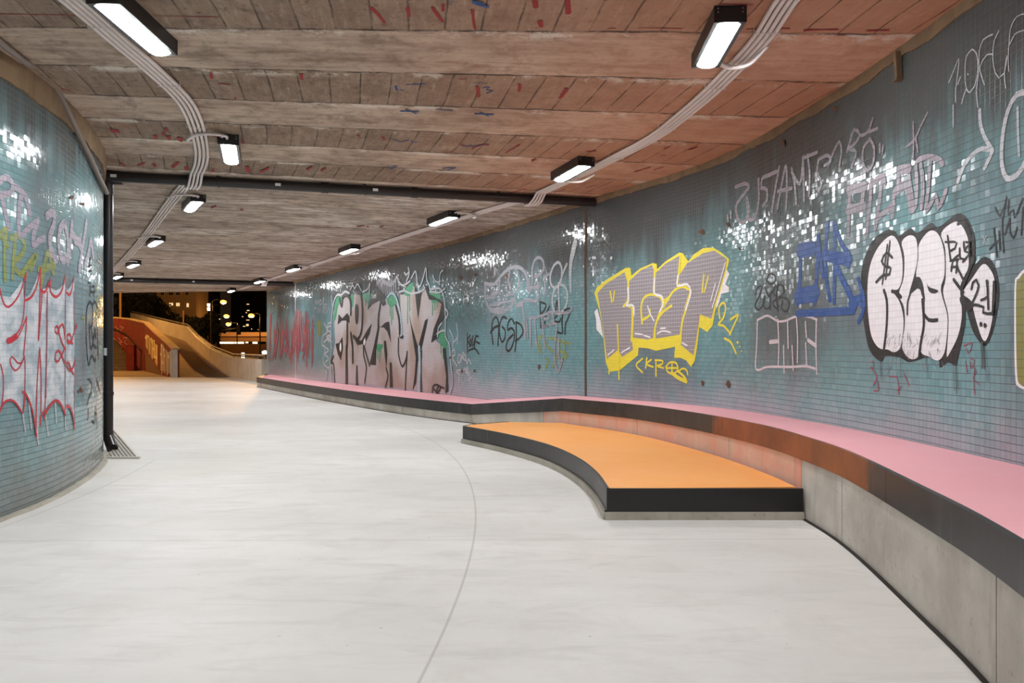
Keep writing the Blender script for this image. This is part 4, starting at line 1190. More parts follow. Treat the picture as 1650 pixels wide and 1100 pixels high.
for f in ([(188,612),(215,606),(238,560),(243,640),(228,735),(205,690)], [(330,582),(380,590),(420,515),(456,462),(440,540),(402,614),(350,622)], [(425,360),(442,282),(488,276),(500,188),(548,250),(562,320),(540,335),(512,296),(455,325)],
          [(518,492),(558,455),(585,448),(598,605),(572,522),(545,492)], [(545,592),(560,588),(572,690),(562,790),(548,660)], [(730,378),(748,470),(792,620),(800,632),(850,440),(872,425),(848,540),(822,655),(795,760),(784,900),(758,958),(775,830),(782,715)],
          [(770,182),(800,240),(826,205),(812,330),(798,432),(786,330)], [(845,190),(868,180),(880,245),(960,290),(988,312),(998,400),(962,470),(942,570),(895,605),(915,500),(955,400),(972,320),(935,292),(880,285)], [(980,652),(1000,640),(1014,800),(1022,962),(1000,978),(1006,850)],
          [(205,470),(212,395),(240,425),(270,392),(290,405),(292,460),(262,440),(235,442)], [(660,180),(680,230),(700,245),(670,250)], [(440,765),(470,640),(505,470),(515,480),(490,640),(486,770)], [(590,750),(602,750),(612,935),(590,935)], [(342,770),(350,770),(355,925),(338,925)], [(264,620),(276,620),(280,910),(262,910)]):
    g.fill(f, P_black, smooth=False)
g.fill([(345,318),(356,340),(356,430),(345,470),(334,430),(334,340)], P_black)
g.lines([[(240,272),(270,253),(298,292),(302,395)], [(302,535),(314,640),(316,748)], [(345,235),(372,245),(386,340),(380,520),(352,580),(322,558)]], 14, P_black)
g.lines([[(520,320),(508,400),(505,480)], [(218,280),(235,335),(242,272)], [(635,332),(658,430),(668,558),(686,560)], [(276,400),(274,640)]], 13, P_black)
g.lines([[(655,570),(655,690),(684,780),(716,700),(718,670)], [(562,790),(576,850),(558,932)], [(716,700),(704,952)], [(174,700),(158,748),(172,760),(184,900)], [(395,605),(398,700),(416,780),(405,900)], [(824,665),(820,800),(826,972)], [(400,630),(440,775)], [(905,972),(908,930),(940,915),(965,938),(932,982),(948,930),(990,940)], [(915,945),(950,985)]], 8, P_black)
g.fill([(228,600),(234,640),(228,675),(220,640)], P_white); g.fill([(408,570),(412,600),(400,625),(396,600)], P_white)
g.line([(808,640),(812,760),(806,962)], 20, P_iceblue)
g.line([(572,272),(605,238),(632,262),(658,340),(674,450),(680,545),(672,552)], 10, P_iceblue)
g.lines([[(160,640),(158,480),(172,330),(198,258),(235,250),(262,228),(292,240)], [(645,118),(662,160),(690,182),(740,152)], [(728,52),(735,95),(715,150)], [(700,88),(712,104),(735,80)], [(750,130),(782,78),(795,165),(812,190),(838,130),(858,52),(868,150),(884,180),(888,205),(965,208),(990,260),(1002,420),(1005,560),(1032,620),(1042,760),(1055,900),(1035,978)],
         [(660,232),(700,222),(745,240),(830,222),(850,200)], [(1000,350),(1022,385),(1008,425)], [(940,540),(970,520),(1002,515)], [(975,460),(950,500),(945,560)], [(890,228),(965,232),(1000,205)]], 8, P_whitethin)
g.lines([[(300,212),(318,182),(332,205),(352,172),(382,222)], [(390,232),(430,205),(445,165),(438,240)], [(455,150),(478,90)], [(910,110),(930,150),(955,160)], [(958,175),(965,95),(985,70)], [(495,110),(498,180)], [(160,800),(150,750),(165,640)], [(155,790),(162,880)], [(120,810),(128,840),(118,880)]], 6, P_whitethin)
g.build('graffiti_piece', 'large silver and black graffiti piece with green drips', wall_right)
g = Graff(SR, A, .0035)
r = random.Random(5)
for k in range(10): 
    x = 498+k*14; g.line([(x, 190-r.random()*40), (x+8, 150-r.random()*20), (x+4, 240+r.random()*20)], 9, P_scrub)
g.line([(540,150),(600,180),(640,120)], 12, P_scrub)
g.build('graffiti_tag', 'faded silver scribble above the big silver piece', wall_right)
g = Graff(SR, A)
g.lines([[(105,465),(128,520),(92,560),(88,620),(110,640),(95,740),(130,790),(160,770)], [(160,455),(130,470),(120,560),(140,600)], [(150,480),(120,500),(160,540),(125,560),(162,600)], [(115,640),(135,660),(108,690),(135,720),(110,750)], [(100,600),(150,560)], [(155,260),(162,330)]], 6, P_whitethin)
g.build('graffiti_tag', 'thin white scribbled tag at the left end of the big silver piece', wall_right)
g = Graff(SR, A)
g.lines([[(32,335),(36,295),(48,318),(58,290),(60,330)], [(72,325),(68,300),(80,290),(84,320),(72,326)], [(92,325),(95,280)], [(100,275),(102,322),(120,320)], [(25,380),(30,350),(45,352),(48,385)], [(55,390),(60,350),(72,380),(78,348)], [(90,385),(95,340),(110,350),(98,370),(112,385)], [(120,340),(122,380),(140,350),(145,385)], [(5,460),(18,400),(30,440)], [(0,520),(20,490),(40,540)], [(12,420),(34,410),(36,450),(14,470)]], 6, P_scrub)
g.build('graffiti_tag', 'small pale tag with two rows of letters left of the big silver piece', wall_right)
g = Graff(SR, A)
for k in range(9): g.line([(50+r.random()*30, 440+r.random()*20), (60+r.random()*20, 520+r.random()*30)], 9, P_olive)
g.build('graffiti_tag', 'olive smear at the left of the big silver piece', wall_right)
# red drips at the far end of the wall
g = Graff(SR, (0, 0, 1))
for k in range(60):
    x = 434+r.random()*72; yb = 500+r.random()*45; g.line([(x, yb), (x+r.uniform(-1,1), yb+r.uniform(18,60))], r.uniform(1.0, 2.4), P_redhaze)
for k in range(16):
    x = 440+r.random()*60; g.line([(x, 520+r.random()*20), (x+r.uniform(2,6), 535+r.random()*25), (x-2, 560+r.random()*20)], 2.2, P_redthin if k % 3 else P_redhaze)
g.build('graffiti_piece', 'blurred red dripping graffiti at the far end of the wall', wall_right)
g = Graff(SR, A)
g.lines([[(1030,510),(1055,580),(1050,640)], [(1055,605),(1088,560),(1080,465)], [(1088,560),(1085,610)], [(1050,770),(1048,670),(1062,655),(1070,690),(1050,710),(1082,775)], [(1098,690),(1088,735),(1102,755),(1112,700),(1098,690)], [(1112,745),(1130,675),(1138,700),(1122,712),(1145,735)], [(1145,690),(1160,765),(1168,725),(1190,765)], [(1112,805),(1080,815),(1102,845),(1098,895)], [(1125,850),(1140,790),(1150,830),(1160,780),(1165,850)], [(1150,800),(1172,855),(1178,830)], [(1165,810),(1192,945)], [(1165,880),(1190,860)]], 7, P_whitethin)
g.build('graffiti_tag', 'white tag in two rows at the lower right of the big silver piece', wall_right)
g = Graff(SR, A)
g.lines([[(1035,360),(1040,330),(1060,335),(1055,370),(1070,400),(1045,410),(1032,390)], [(1075,330),(1080,400)], [(1085,400),(1092,325),(1100,380),(1110,330)], [(1120,400),(1125,325),(1145,330),(1142,400),(1120,405)], [(1205,310),(1215,290),(1212,350),(1235,360)], [(1245,280),(1262,300),(1258,340)], [(1055,440),(1075,470)], [(1080,240),(1110,260),(1095,280)]], 4, P_aqua)
g.build('graffiti_tag', 'barely visible thin aqua tag right of the big silver piece', wall_right)

# --- tags between the silver and the yellow piece
B = (740, 360, 4.583)
g = Graff(SR, B)
g.lines([[(60,812),(60,880),(63,955)], [(80,825),(62,862),(82,890)], [(84,850),(74,880),(80,908),(92,890),(84,850)], [(103,830),(95,880),(100,905),(116,850)], [(72,938),(100,925),(118,925),(146,962)], [(122,828),(116,880),(112,915)], [(122,833),(142,832)], [(118,868),(150,885)]], 8, P_black)
g.build('graffiti_tag', 'small black tag reading KOZE', wall_right)
g = Graff(SR, B)
g.lines([[(250,888),(240,790),(252,710),(275,690),(290,730),(287,896)], [(232,806),(238,790),(265,765),(288,756)], [(232,806),(255,775)], [(350,700),(325,688),(300,745),(300,830),(318,875),(336,850),(340,790),(318,762)], [(408,738),(385,702),(362,735),(358,785),(385,772),(408,800),(400,880),(370,940),(347,925),(355,870),(398,820)], [(412,942),(422,860),(420,728)], [(420,728),(458,752),(472,800),(450,840),(415,868)]], 10, P_black)
g.build('graffiti_tag', 'black outlined tag reading AGSP', wall_right)
g = Graff(SR, B)
g.lines([[(265,340),(262,372)]], 18, P_scrub)
g.lines([[(190,440),(225,450),(262,445),(300,398),(360,340),(430,320),(480,352),(502,400),(505,470)], [(192,445),(195,560),(230,632),(300,655),(390,602),(402,560)], [(300,420),(288,500),(240,520)], [(372,360),(362,420),(380,480)], [(430,360),(442,420),(430,500)]], 15, P_scrub)
g.lines([[(205,548),(262,545)], [(280,592),(392,568)], [(350,525),(402,520)], [(250,635),(330,625)], [(230,600),(300,598)]], 11, P_scrub, smooth=False)
g.lines([[(520,510),(540,440),(540,330),(560,270),(590,250),(620,275),(625,330),(600,375),(560,388)], [(578,400),(582,560),(500,565),(430,600)], [(500,480),(600,462)], [(628,385),(640,525)], [(628,400),(665,372)], [(520,410),(520,500)], [(410,540),(425,610),(470,595)], [(468,600),(480,700),(490,800)]], 14, P_scrub)
g.lines([[(755,425),(758,330),(738,288),(705,305),(675,380),(680,450),(712,475),(742,440),(770,360),(796,300)], [(735,442),(785,470),(802,540),(780,630),(735,665),(700,640),(690,560),(705,490),(742,452)], [(735,450),(740,650)]], 13, P_whitethin)
g.fill([(850,115),(872,135),(858,210),(835,320),(829,520),(815,420),(818,260)], P_whitethin)
g.lines([[(520,700),(600,684),(680,655),(780,660),(815,655),(835,625)], [(560,700),(565,800),(574,905)], [(528,690),(530,910)], [(608,690),(622,800),(635,915)], [(660,655),(665,700),(630,705)], [(690,670),(700,715),(625,765),(720,745),(712,850),(705,960),(712,1040),(735,1090)], [(740,840),(735,930),(745,1050)], [(500,720),(505,840)], [(745,1020),(765,1000),(740,1090)], [(480,740),(490,850)]], 13, P_scrub)
g.build('graffiti_piece', 'scrubbed silver outline piece ending in a white exclamation mark', wall_right)
g = Graff(SR, B, .004)
g.lines([[(598,575),(600,670),(604,768)], [(598,580),(642,600),(628,640),(605,668)], [(668,610),(640,680),(635,745),(690,735)], [(712,665),(720,568),(738,660)], [(738,662),(700,712),(740,725),(752,700)], [(765,655),(760,740),(764,806),(720,800)], [(782,816),(786,735)], [(775,640),(820,630),(808,690),(786,738)]], 9, P_black)
g.build('graffiti_tag', 'thin black angular tag over the silver outlines', wall_right)
g = Graff(SR, B)
g.lines([[(588,850),(592,960)], [(588,850),(620,830),(625,860)], [(655,840),(650,900),(690,940)], [(670,840),(720,860),(770,880)], [(740,940),(800,970),(760,990)], [(790,880),(820,885)], [(635,1070),(660,1010),(640,1000)], [(690,1060),(715,1000),(745,900)], [(780,860),(785,1000)], [(600,900),(610,950)]], 11, P_olive)
g.build('graffiti_tag', 'faint olive tag below the silver outlines', wall_right)

# --- yellow and grey piece
Cc = (930, 360, 3.93)
g = Graff(SR, Cc)
g.fill([(110,560),(128,538),(150,620),(165,722),(140,690),(124,672),(120,600)], P_white, smooth=False)
g.fill([(945,285),(966,320),(940,385),(964,405),(962,432),(915,445),(900,500),(882,545),(880,480)], P_white, smooth=False)
g.fill([(110,440),(125,405),(180,360),(310,280),(338,280),(345,330),(400,285),(480,250),(505,255),(508,290),(560,240),(650,183),(672,190),(705,240),(740,195),(800,155),(862,152),(910,180),(964,225),(960,255),(920,390),(885,500),(860,645),(825,688),(775,655),(762,780),(745,872),(722,908),(690,865),(655,850),(615,850),(622,780),(500,806),(450,790),(390,785),(386,835),(270,930),(205,938),(183,880),(160,640),(140,540)], P_yellow, smooth=False)
for f in ([(130,440),(180,385),(302,308),(322,380),(320,490),(302,520),(355,545),(345,700),(355,800),(285,845),(262,798),(190,858),(165,660)],
          [(330,365),(400,300),(475,262),(490,300),(490,440),(545,480),(520,570),(485,722),(450,735),(355,722),(360,560),(325,500)],
          [(500,312),(560,255),(650,203),(658,250),(640,330),(635,400),(575,465),(545,480),(495,440)],
          [(525,575),(560,520),(600,440),(650,402),(715,420),(672,560),(655,702),(500,728),(498,640)],
          [(650,325),(700,250),(800,188),(870,172),(950,225),(940,290),(870,520),(852,602),(780,575),(765,680),(738,835),(655,765),(665,580),(725,430),(690,390),(642,380)]):
    g.fill(f, P_grey, smooth=False)
g.lines([[(318,290),(326,380),(320,490),(296,524)], [(352,535),(350,640),(345,740)], [(414,632),(408,520),(430,465),(490,450),(535,475),(540,520),(515,590),(495,660),(488,745)], [(414,612),(462,578),(462,545)], [(574,488),(610,430),(670,400),(722,425)], [(510,612),(540,565),(600,520)], [(722,430),(700,520),(668,620),(655,760)], [(494,262),(492,350)], [(655,200),(645,330)]], 12, P_yellow)
g.lines([[(212,430),(222,497)], [(238,430),(231,488)], [(805,322),(795,435)], [(833,338),(808,432)], [(258,640),(264,800),(268,985)], [(204,930),(205,950)]], 9, P_yellow)
g.lines([[(324,408),(328,490),(312,518),(358,520),(362,578)], [(492,348),(492,442),(540,462),(548,505),(525,558)], [(642,330),(636,392),(700,385),(722,428),(690,545)]], 10, P_white)
g.lines([[(198,832),(236,800)], [(284,816),(336,786)], [(370,696),(416,702)], [(425,708),(465,720)], [(510,696),(545,680),(595,690)], [(530,665),(562,662)], [(668,755),(700,772)], [(850,490),(880,378)], [(860,528),(905,380),(942,248)], [(450,524),(465,570),(490,615)]], 7, P_white)
g.build('graffiti_piece', 'large grey block-letter piece outlined in yellow', wall_right)
g = Graff(SR, Cc)
g.lines([[(415,855),(374,896),(414,942)], [(442,850),(435,915)], [(470,862),(440,888),(482,908)], [(500,875),(500,965)], [(495,865),(545,872),(540,890),(505,900),(548,915)], [(565,905),(590,878),(630,885),(640,925),(610,950),(575,940),(563,905)], [(602,888),(602,945)], [(565,915),(640,915)], [(645,935),(668,918),(695,928),(702,955)]], 9, P_yellow)
g.lines([[(600,945),(640,975),(692,1000)]], 18, P_yellow)
g.lines([[(640,935),(668,958),(690,985)]], 12, P_yellow)
g.build('graffiti_tag', 'small yellow tag with an arrow and circled letter under the yellow piece', wall_right)
g = Graff(SR, Cc)
g.lines([[(905,600),(900,530),(930,500),(942,535),(925,600),(893,640),(925,645),(968,692)], [(972,608),(1022,578),(995,640),(968,702)], [(936,728),(975,752),(1008,822)]], 10, P_yellow)
for c, rr in (((1018,752),9),((1032,780),6),((1043,808),5)): g.dot(c, rr*.7, rr, P_yellow)
g.build('graffiti_tag', 'yellow number 21 to the right of the yellow piece', wall_right)

# --- blue, black and pale tags
D = (1180, 340, 3.667)
g = Graff(SR, D)
g.lines([[(472,222),(402,234)]], 52, P_blue)
g.lines([[(390,505),(488,485)]], 62, P_blue)
g.lines([[(548,262),(690,288)]], 46, P_blue)
g.lines([[(404,230),(400,400),(386,548)], [(508,148),(502,350),(488,540)], [(508,148),(525,300),(538,385)], [(566,70),(552,250),(560,430),(578,525)], [(604,70),(606,300),(603,540)], [(604,70),(645,190),(695,270),(686,325)]], 21, P_blue)
g.lines([[(612,322),(670,440),(728,560)], [(385,606),(715,588)], [(700,545),(760,508)]], 30, P_blue)
g.lines([[(745,400),(778,510),(778,580),(748,655)], [(720,520),(775,560)]], 20, P_blue)
g.build('graffiti_tag', 'blue spray tag reading CMR with an underline', wall_right)
g = Graff(SR, D)
g.lines([[(135,495),(150,452),(176,445),(160,500),(135,555),(150,585),(175,565),(192,500),(185,560),(205,578),(222,560),(222,500)], [(205,400),(215,376),(240,372),(256,395),(245,425),(220,430),(205,405)], [(192,448),(215,500),(232,480),(258,438)], [(222,500),(225,580)], [(262,445),(240,480),(265,510),(238,545),(262,575)], [(270,585),(262,500),(270,435),(302,445),(305,480),(270,515),(310,510),(338,548),(320,592),(292,575),(296,535)]], 6, P_black)
g.build('graffiti_tag', 'thin black tag of overlapping letters above the pale box tag', wall_right)
g = Graff(SR, D)
g.lines([[(152,642),(210,618),(270,650),(312,648),(380,622),(450,622),(500,640)], [(498,640),(496,800),(500,962)], [(150,642),(145,800),(140,930),(158,938),(200,922),(350,920),(440,916),(490,930)], [(270,642),(276,780),(273,915)], [(328,650),(332,808)], [(305,795),(308,952)], [(380,620),(388,750),(386,892)], [(355,795),(362,940)], [(434,655),(440,745)], [(436,780),(442,915)]], 8, P_pale)
g.lines([[(225,773),(268,769)], [(450,762),(496,795)]], 15, P_pale)
g.build('graffiti_tag', 'pale outlined box tag below the blue tag', wall_right)

# --- white bubble letters
E = (1370, 320, 3.4375)
g = Graff(SR, E)
g.fill([(60,470),(72,360),(120,240),(200,175),(250,180),(272,205),(335,165),(375,190),(450,133),(490,158),(590,85),(645,105),(688,200),(695,290),(690,365),(740,322),(790,352),(825,470),(820,600),(790,740),(758,808),(728,805),(680,730),(642,610),(638,700),(600,880),(585,925),(545,905),(500,935),(490,890),(420,880),(330,905),(280,880),(200,870),(172,902),(110,840),(78,700),(68,600)], P_black)
g.fill([(98,480),(115,360),(160,265),(225,205),(265,235),(290,330),(290,440),(268,500),(235,508),(270,560),(290,620),(298,700),(280,820),(245,850),(210,835),(160,825),(120,760),(102,640)], P_white)
g.fill([(288,240),(330,203),(368,225),(375,330),(355,430),(330,520),(345,505),(385,500),(410,560),(410,700),(385,860),(340,888),(300,850),(290,800),(305,700),(300,600),(272,530),(298,440),(302,320)], P_white)
g.fill([(385,250),(440,180),(490,195),(522,290),(525,420),(505,505),(540,640),(540,740),(525,850),(490,895),(440,875),(392,840),(412,700),(415,560),(402,460),(368,428),(380,330)], P_white)
g.fill([(508,190),(580,128),(622,150),(655,220),(658,300),(658,380),(630,440),(612,500),(622,640),(600,760),(548,865),(538,860),(546,740),(546,640),(518,520),(532,440),(530,280)], P_white)
g.fill([(628,515),(680,440),(740,362),(785,400),(806,470),(800,600),(780,720),(755,785),(732,768),(700,670),(678,590),(640,540)], P_white)
g.lines([[(190,508),(205,560),(205,700),(190,830)], [(600,140),(640,130),(668,200)], [(235,512),(262,522),(285,545)]], 14, P_black)
g.fill([(330,525),(352,460),(380,432),(402,460),(418,560),(402,540),(385,495),(345,522)], P_black)
g.line([(345,505),(322,570),(320,640)], 10, P_black)
g.fill([(428,462),(440,488),(492,508),(470,525),(440,512)], P_black)
g.lines([[(412,638),(440,672),(486,672)], [(404,560),(412,700),(396,790),(386,870)], [(578,448),(600,478),(632,520)], [(692,330),(655,420),(622,500)]], 14, P_black)
g.fill([(612,548),(650,545),(690,590),(660,622),(625,595)], P_black)
g.lines([[(236,325),(205,300),(178,345),(200,375),(228,385),(222,418),(185,425),(148,462)], [(600,385),(640,465)]], 11, P_black)
g.lines([[(224,236),(200,445)], [(210,255),(182,472)]], 8, P_black)
g.lines([[(545,205),(552,270),(562,345)], [(532,240),(595,245),(585,275),(558,290)], [(560,345),(605,335)], [(610,310),(575,340),(565,400)], [(565,380),(600,375)], [(612,275),(615,330),(635,335)], [(598,340),(592,410)], [(635,240),(640,290),(665,300),(630,350)], [(648,240),(670,245),(640,280)], [(665,240),(668,315)]], 9, P_black)
g.lines([[(678,500),(685,465),(705,448),(718,480),(700,540),(680,580),(715,590),(745,600),(742,630),(795,636)], [(732,562),(768,540),(762,455)], [(766,455),(772,610)], [(803,460),(796,640)]], 11, P_black)
g.dot((731,695), 7, 14, P_black); g.dot((754,702), 7, 15, P_black)
g.lines([[(172,890),(178,1000)], [(580,915),(585,1060)], [(592,915),(598,1080)], [(752,830),(768,1000)], [(285,870),(285,990)]], 4, P_greyblack, smooth=False)
g.line([(738,800),(742,935)], 12, P_greyblack)
for k in range(60):
    x = 210+r.random()*310; y = 740+r.random()*190
    g.line([(x, y), (x+r.uniform(-22,22), y+r.uniform(15,60))], 2.2, P_scrub if k % 2 else P_greyblack, lift=False)
g.build('graffiti_piece', 'white bubble letters with thick black outline and a dollar sign', wall_right)
g = Graff(SR, E)
g.lines([[(630,815),(678,800),(655,860),(645,830)], [(668,880),(690,895),(672,940),(662,900),(700,960),(680,990),(715,1030)], [(690,1080),(685,1000),(690,950)], [(640,900),(650,960)], [(115,905),(132,900),(125,950),(112,930),(150,985),(130,1030)], [(132,1062),(158,1060),(150,1000)], [(218,985),(262,990),(270,1080)], [(262,1060),(285,1040)], [(300,970),(330,1040)]], 5, P_redthin)
g.build('graffiti_tag', 'thin red scribbles below the white bubble letters', wall_right)
g = Graff(SR, E)
g.lines([[(805,50),(830,98),(862,20),(868,-10)], [(862,30),(845,120),(852,298)], [(858,200),(885,110)], [(880,10),(876,90),(905,60),(912,108),(945,30),(958,0)], [(885,110),(888,190),(905,220),(926,160)], [(960,50),(950,200)], [(798,165),(815,320)], [(775,278),(800,250),(832,225)], [(826,180),(832,280)]], 8, P_black)
g.lines([[(735,205),(757,250)], [(757,205),(737,250)], [(746,198),(746,256)]], 3, P_whitethin)
g.build('graffiti_tag', 'thin black spiky tag at the right edge above the olive shape', wall_right)
g = Graff(SR, E)
g.fill([(912,500),(930,430),(975,385),(1040,380),(1100,420),(1120,700),(1100,1000),(1020,1052),(940,1045),(915,960)], P_white)
g.fill([(922,500),(940,440),(980,400),(1040,395),(1085,430),(1105,700),(1085,990),(1020,1040),(950,1032),(926,950)], P_olive2)
g.build('graffiti_piece', 'olive shape with pale outline cut by the right edge', wall_right)

# --- high white and mauve writing at the right
Ff = (1470, 20, 3.548)
g = Graff(SR, Ff)
g.lines([[(210,402),(240,330),(268,262),(262,350),(250,440),(250,512)], [(236,530),(236,652)], [(278,368),(262,410)], [(285,520),(298,470),(310,440)], [(345,210),(312,250),(304,340),(310,430),(332,458),(360,420),(378,320),(370,235),(345,210)], [(320,352),(322,355)], [(462,126),(410,155),(386,220),(385,320),(370,450),(378,540)], [(465,240),(430,242),(390,310),(398,360),(416,414)],
         [(498,106),(472,160),(464,260),(478,345),(500,375),(530,345),(545,250)], [(558,170),(552,260),(556,335)], [(545,250),(530,350),(538,432)], [(558,180),(566,90),(600,25),(650,8),(700,20)], [(562,180),(590,125),(640,102)]], 6, P_whitethin)
g.build('graffiti_tag', 'thin white handwriting high up at the right edge', wall_right)
g = Graff(SR, Ff)
g.lines([[(388,560),(392,640),(420,720),(462,790)], [(462,790),(440,840),(415,890)], [(460,785),(400,780),(350,810),(300,870),(262,968)]], 20, P_whitethin)
g.lines([[(655,455),(600,470),(550,560),(518,720),(515,870),(545,950),(600,930),(650,850),(690,700)]], 24, P_whitethin)
g.lines([[(605,545),(608,700),(614,815)]], 15, P_whitethin)
g.build('graffiti_tag', 'soft thick white arrow and loop at the upper right', wall_right)
Gg = (1150, 160, 4.125)
g = Graff(SR, Gg)
g.lines([[(148,582),(215,560),(235,580),(185,650),(150,710),(165,800),(205,815),(235,740),(222,650)], [(222,650),(235,790),(265,800),(298,700),(300,530)], [(318,590),(322,530),(380,500)], [(322,590),(355,600),(355,670),(330,705)], [(340,515),(420,480)], [(438,450),(410,600),(388,742)], [(425,722),(455,560),(482,440),(488,600),(482,732)], [(430,612),(520,590)], [(520,460),(540,560),(550,695)], [(520,480),(575,560),(598,380)], [(598,390),(600,530),(602,672)], [(635,640),(640,500),(628,370)], [(610,385),(690,352)], [(700,400),(690,480),(720,560),(700,610)], [(700,400),(765,372),(780,410),(740,440)], [(765,440),(800,350),(838,280),(852,340),(840,440)],
         [(890,345),(910,280),(935,200),(975,235),(945,290),(900,330)], [(900,330),(950,350),(920,450)], [(985,240),(1030,215),(1060,130)], [(1040,215),(1092,195)], [(1045,262),(1000,320),(995,420),(1030,475),(1065,420),(1072,330),(1045,262)], [(1108,300),(1108,352)], [(1130,310),(1124,362)], [(95,775),(98,810)], [(115,745),(118,785)]], 15, P_mauve)
g.build('graffiti_tag', 'upper line of large faded mauve writing under the ceiling', wall_right)
g = Graff(SR, Gg)
g.lines([[(900,600),(1005,580)], [(895,735),(1000,715)], [(1235,470),(1300,460)], [(1215,610),(1280,570),(1320,730)]], 42, P_mauve)
g.lines([[(908,590),(902,740),(895,900)], [(1000,580),(985,720)], [(1052,540),(1040,700),(1018,900)], [(1055,560),(1130,510),(1140,560)], [(1120,540),(1095,740),(1075,860)], [(1080,800),(1200,700)], [(1200,620),(1190,780)], [(1232,480),(1235,600)], [(1300,500),(1320,640),(1340,735),(1355,560),(1350,420),(1420,385),(1500,400),(1525,430)], [(1380,430),(1395,560),(1385,720)], [(1445,410),(1430,600),(1415,745),(1480,640),(1500,720),(1550,600)]], 26, P_mauve)
g.lines([[(1330,150),(1332,280),(1330,400)], [(1425,90),(1370,200),(1345,260),(1280,320)], [(1345,250),(1362,345)]], 12, P_mauve)
g.build('graffiti_tag', 'lower line of large faded mauve writing above the bubble letters', wall_right)

# rust and screw holes on the outer wall
g = Graff(SR, (0, 0, 1))
for (x, y, rx, ry) in ((1132,617,3,5),(1174,619,4,6),(868.5,590.5,3,5),(1131,373,5,5),(1174,362,3,4),(818,445,2,3),(743,447,2.5,3),(767,443,2.5,3),(1264,230,4,6),(1347,176,4,5),(727,577,2,2.5),(745.5,597,2,2.5),(766,597,2,2.5),(1195,400,2,3)):
    for k in range(4): g.dot((x+r.uniform(-rx,rx)*.5, y+r.uniform(-ry,ry)*.5), rx*r.uniform(.4,.8), ry*r.uniform(.4,.8), P_rust)
g.build('rust_spots', 'small rusty spots where fixings once sat', wall_right)
g = Graff(SR, (0, 0, 1))
g.line([(944,338),(944.5,380),(943,430),(944,480),(944,540),(943.5,590),(944,636)], 4.2, simple('joint_filler', srgb(88, 72, 62), .9, var=.35, scale=14), smooth=False)
g.line([(943,340),(945.5,372),(942,400),(944,425)], 1.6, P_rust, smooth=False)
g.build('wall_joint', 'brown stained vertical joint in the tiled wall', wall_right)
g = Graff(SR, (0, 0, 1)); g.line([(476,454),(476,530),(476.5,609)], 1.6, P_pale, smooth=False); g.build('wall_joint', 'pale vertical edge near the far end of the wall', wall_right)

# --- the left wall
H = (0, 260, 3.667)
g = Graff(SL, H)
g.lines([[(0,120),(20,95),(55,105),(75,150),(55,190),(5,195)], [(2,190),(20,260),(35,330),(52,395)], [(80,145),(120,170),(150,210),(175,310)], [(128,185),(112,260),(115,440),(160,400),(225,345)], [(222,350),(195,440),(195,500),(225,470),(258,455)], [(275,322),(300,302),(322,320),(315,380),(292,440),(300,530),(330,580)], [(378,362),(352,400),(345,500),(365,580),(395,560),(400,470),(382,372)], [(422,368),(415,460),(398,595)], [(425,430),(480,510)], [(508,360),(495,450),(465,640)], [(500,620),(520,540),(535,470),(548,560)], [(440,470),(470,470)]], 25, P_mauve2)
g.build('graffiti_tag', 'large mauve spray writing high on the wall', wall_left)
g = Graff(SL, H)
g.lines([[(-20,480),(20,400),(38,395),(25,520),(28,705)], [(62,450),(85,455),(80,560),(72,690)], [(62,450),(110,440),(145,490),(120,560),(75,600),(110,660),(150,670)], [(130,660),(180,590),(215,545),(180,640)], [(238,735),(255,640),(282,535),(300,600),(312,660)], [(230,640),(320,612)], [(0,430),(45,500)]], 22, P_olive)
g.build('graffiti_tag', 'olive yellow spray tag above the red and white piece', wall_left)
one = (0, 0, 1)
g = Graff(SL, one)
top = [(-8,470),(0,476),(16,478),(28,463),(35.5,450),(38,480),(47,474),(56,455),(63,438),(66,466),(79,463),(90,468),(98,462),(104,455),(107,468),(113,462),(119,449)]
bot = [(119.5,560),(120,690),(116,668),(109,655),(104,667),(99,653),(89,645),(78,652),(71,663),(66,668),(63,684),(58,702),(53,670),(45,644),(38,633),(35,665),(25,650),(14,644),(4,650),(0,662),(-10,660)]
g.fill(top+bot, P_frost, smooth=False)
g.lines([[(59,700),(62,715)], [(57,660),(60,700)], [(36,665),(40,695)], [(72,664),(77,700)], [(88,648),(90,680)], [(104,668),(105,690)], [(46,650),(50,690)]], 3, P_whitethin)
g.lines([[(-6,440),(0,470),(6,490),(13,494.5),(24,484),(33,468),(41,440)], [(39.5,484),(48,480),(57,465),(64.5,432)], [(65.5,467),(71,471),(76,462),(80.5,449.5),(80,468),(88.6,478),(98,470),(105,445)], [(106,470),(112,475),(118.6,448)]], 2.3, P_red)
g.lines([[(41,440),(39,480),(36,515),(31,530),(22,543)], [(42,510),(41,530),(37,572)], [(42,510),(36,526),(27,545)], [(38.5,573),(34,584),(27,584),(18.5,574),(15,579),(18,591),(23,597),(30,592),(36,580),(38.5,573),(39.5,600),(39,632)], [(0,587),(4,604),(4.5,625),(3,645),(0,661)], [(64.5,432),(63,490),(61,549),(65,500),(67,467)], [(75.3,470),(75,540),(73,610),(71.5,660)], [(63,561),(60,600),(58,640),(57,702)], [(63,561),(65,600),(65,664)]], 1.8, P_red)
g.line([(24,542),(18,547),(12,549)], 6.5, P_red)
g.lines([[(104.8,450),(104.3,540),(104,667)], [(118,470),(118.5,530)], [(120,576),(119,640),(119.5,680)], [(74.4,480),(74,560),(73,640)]], 1.2, P_redthin)
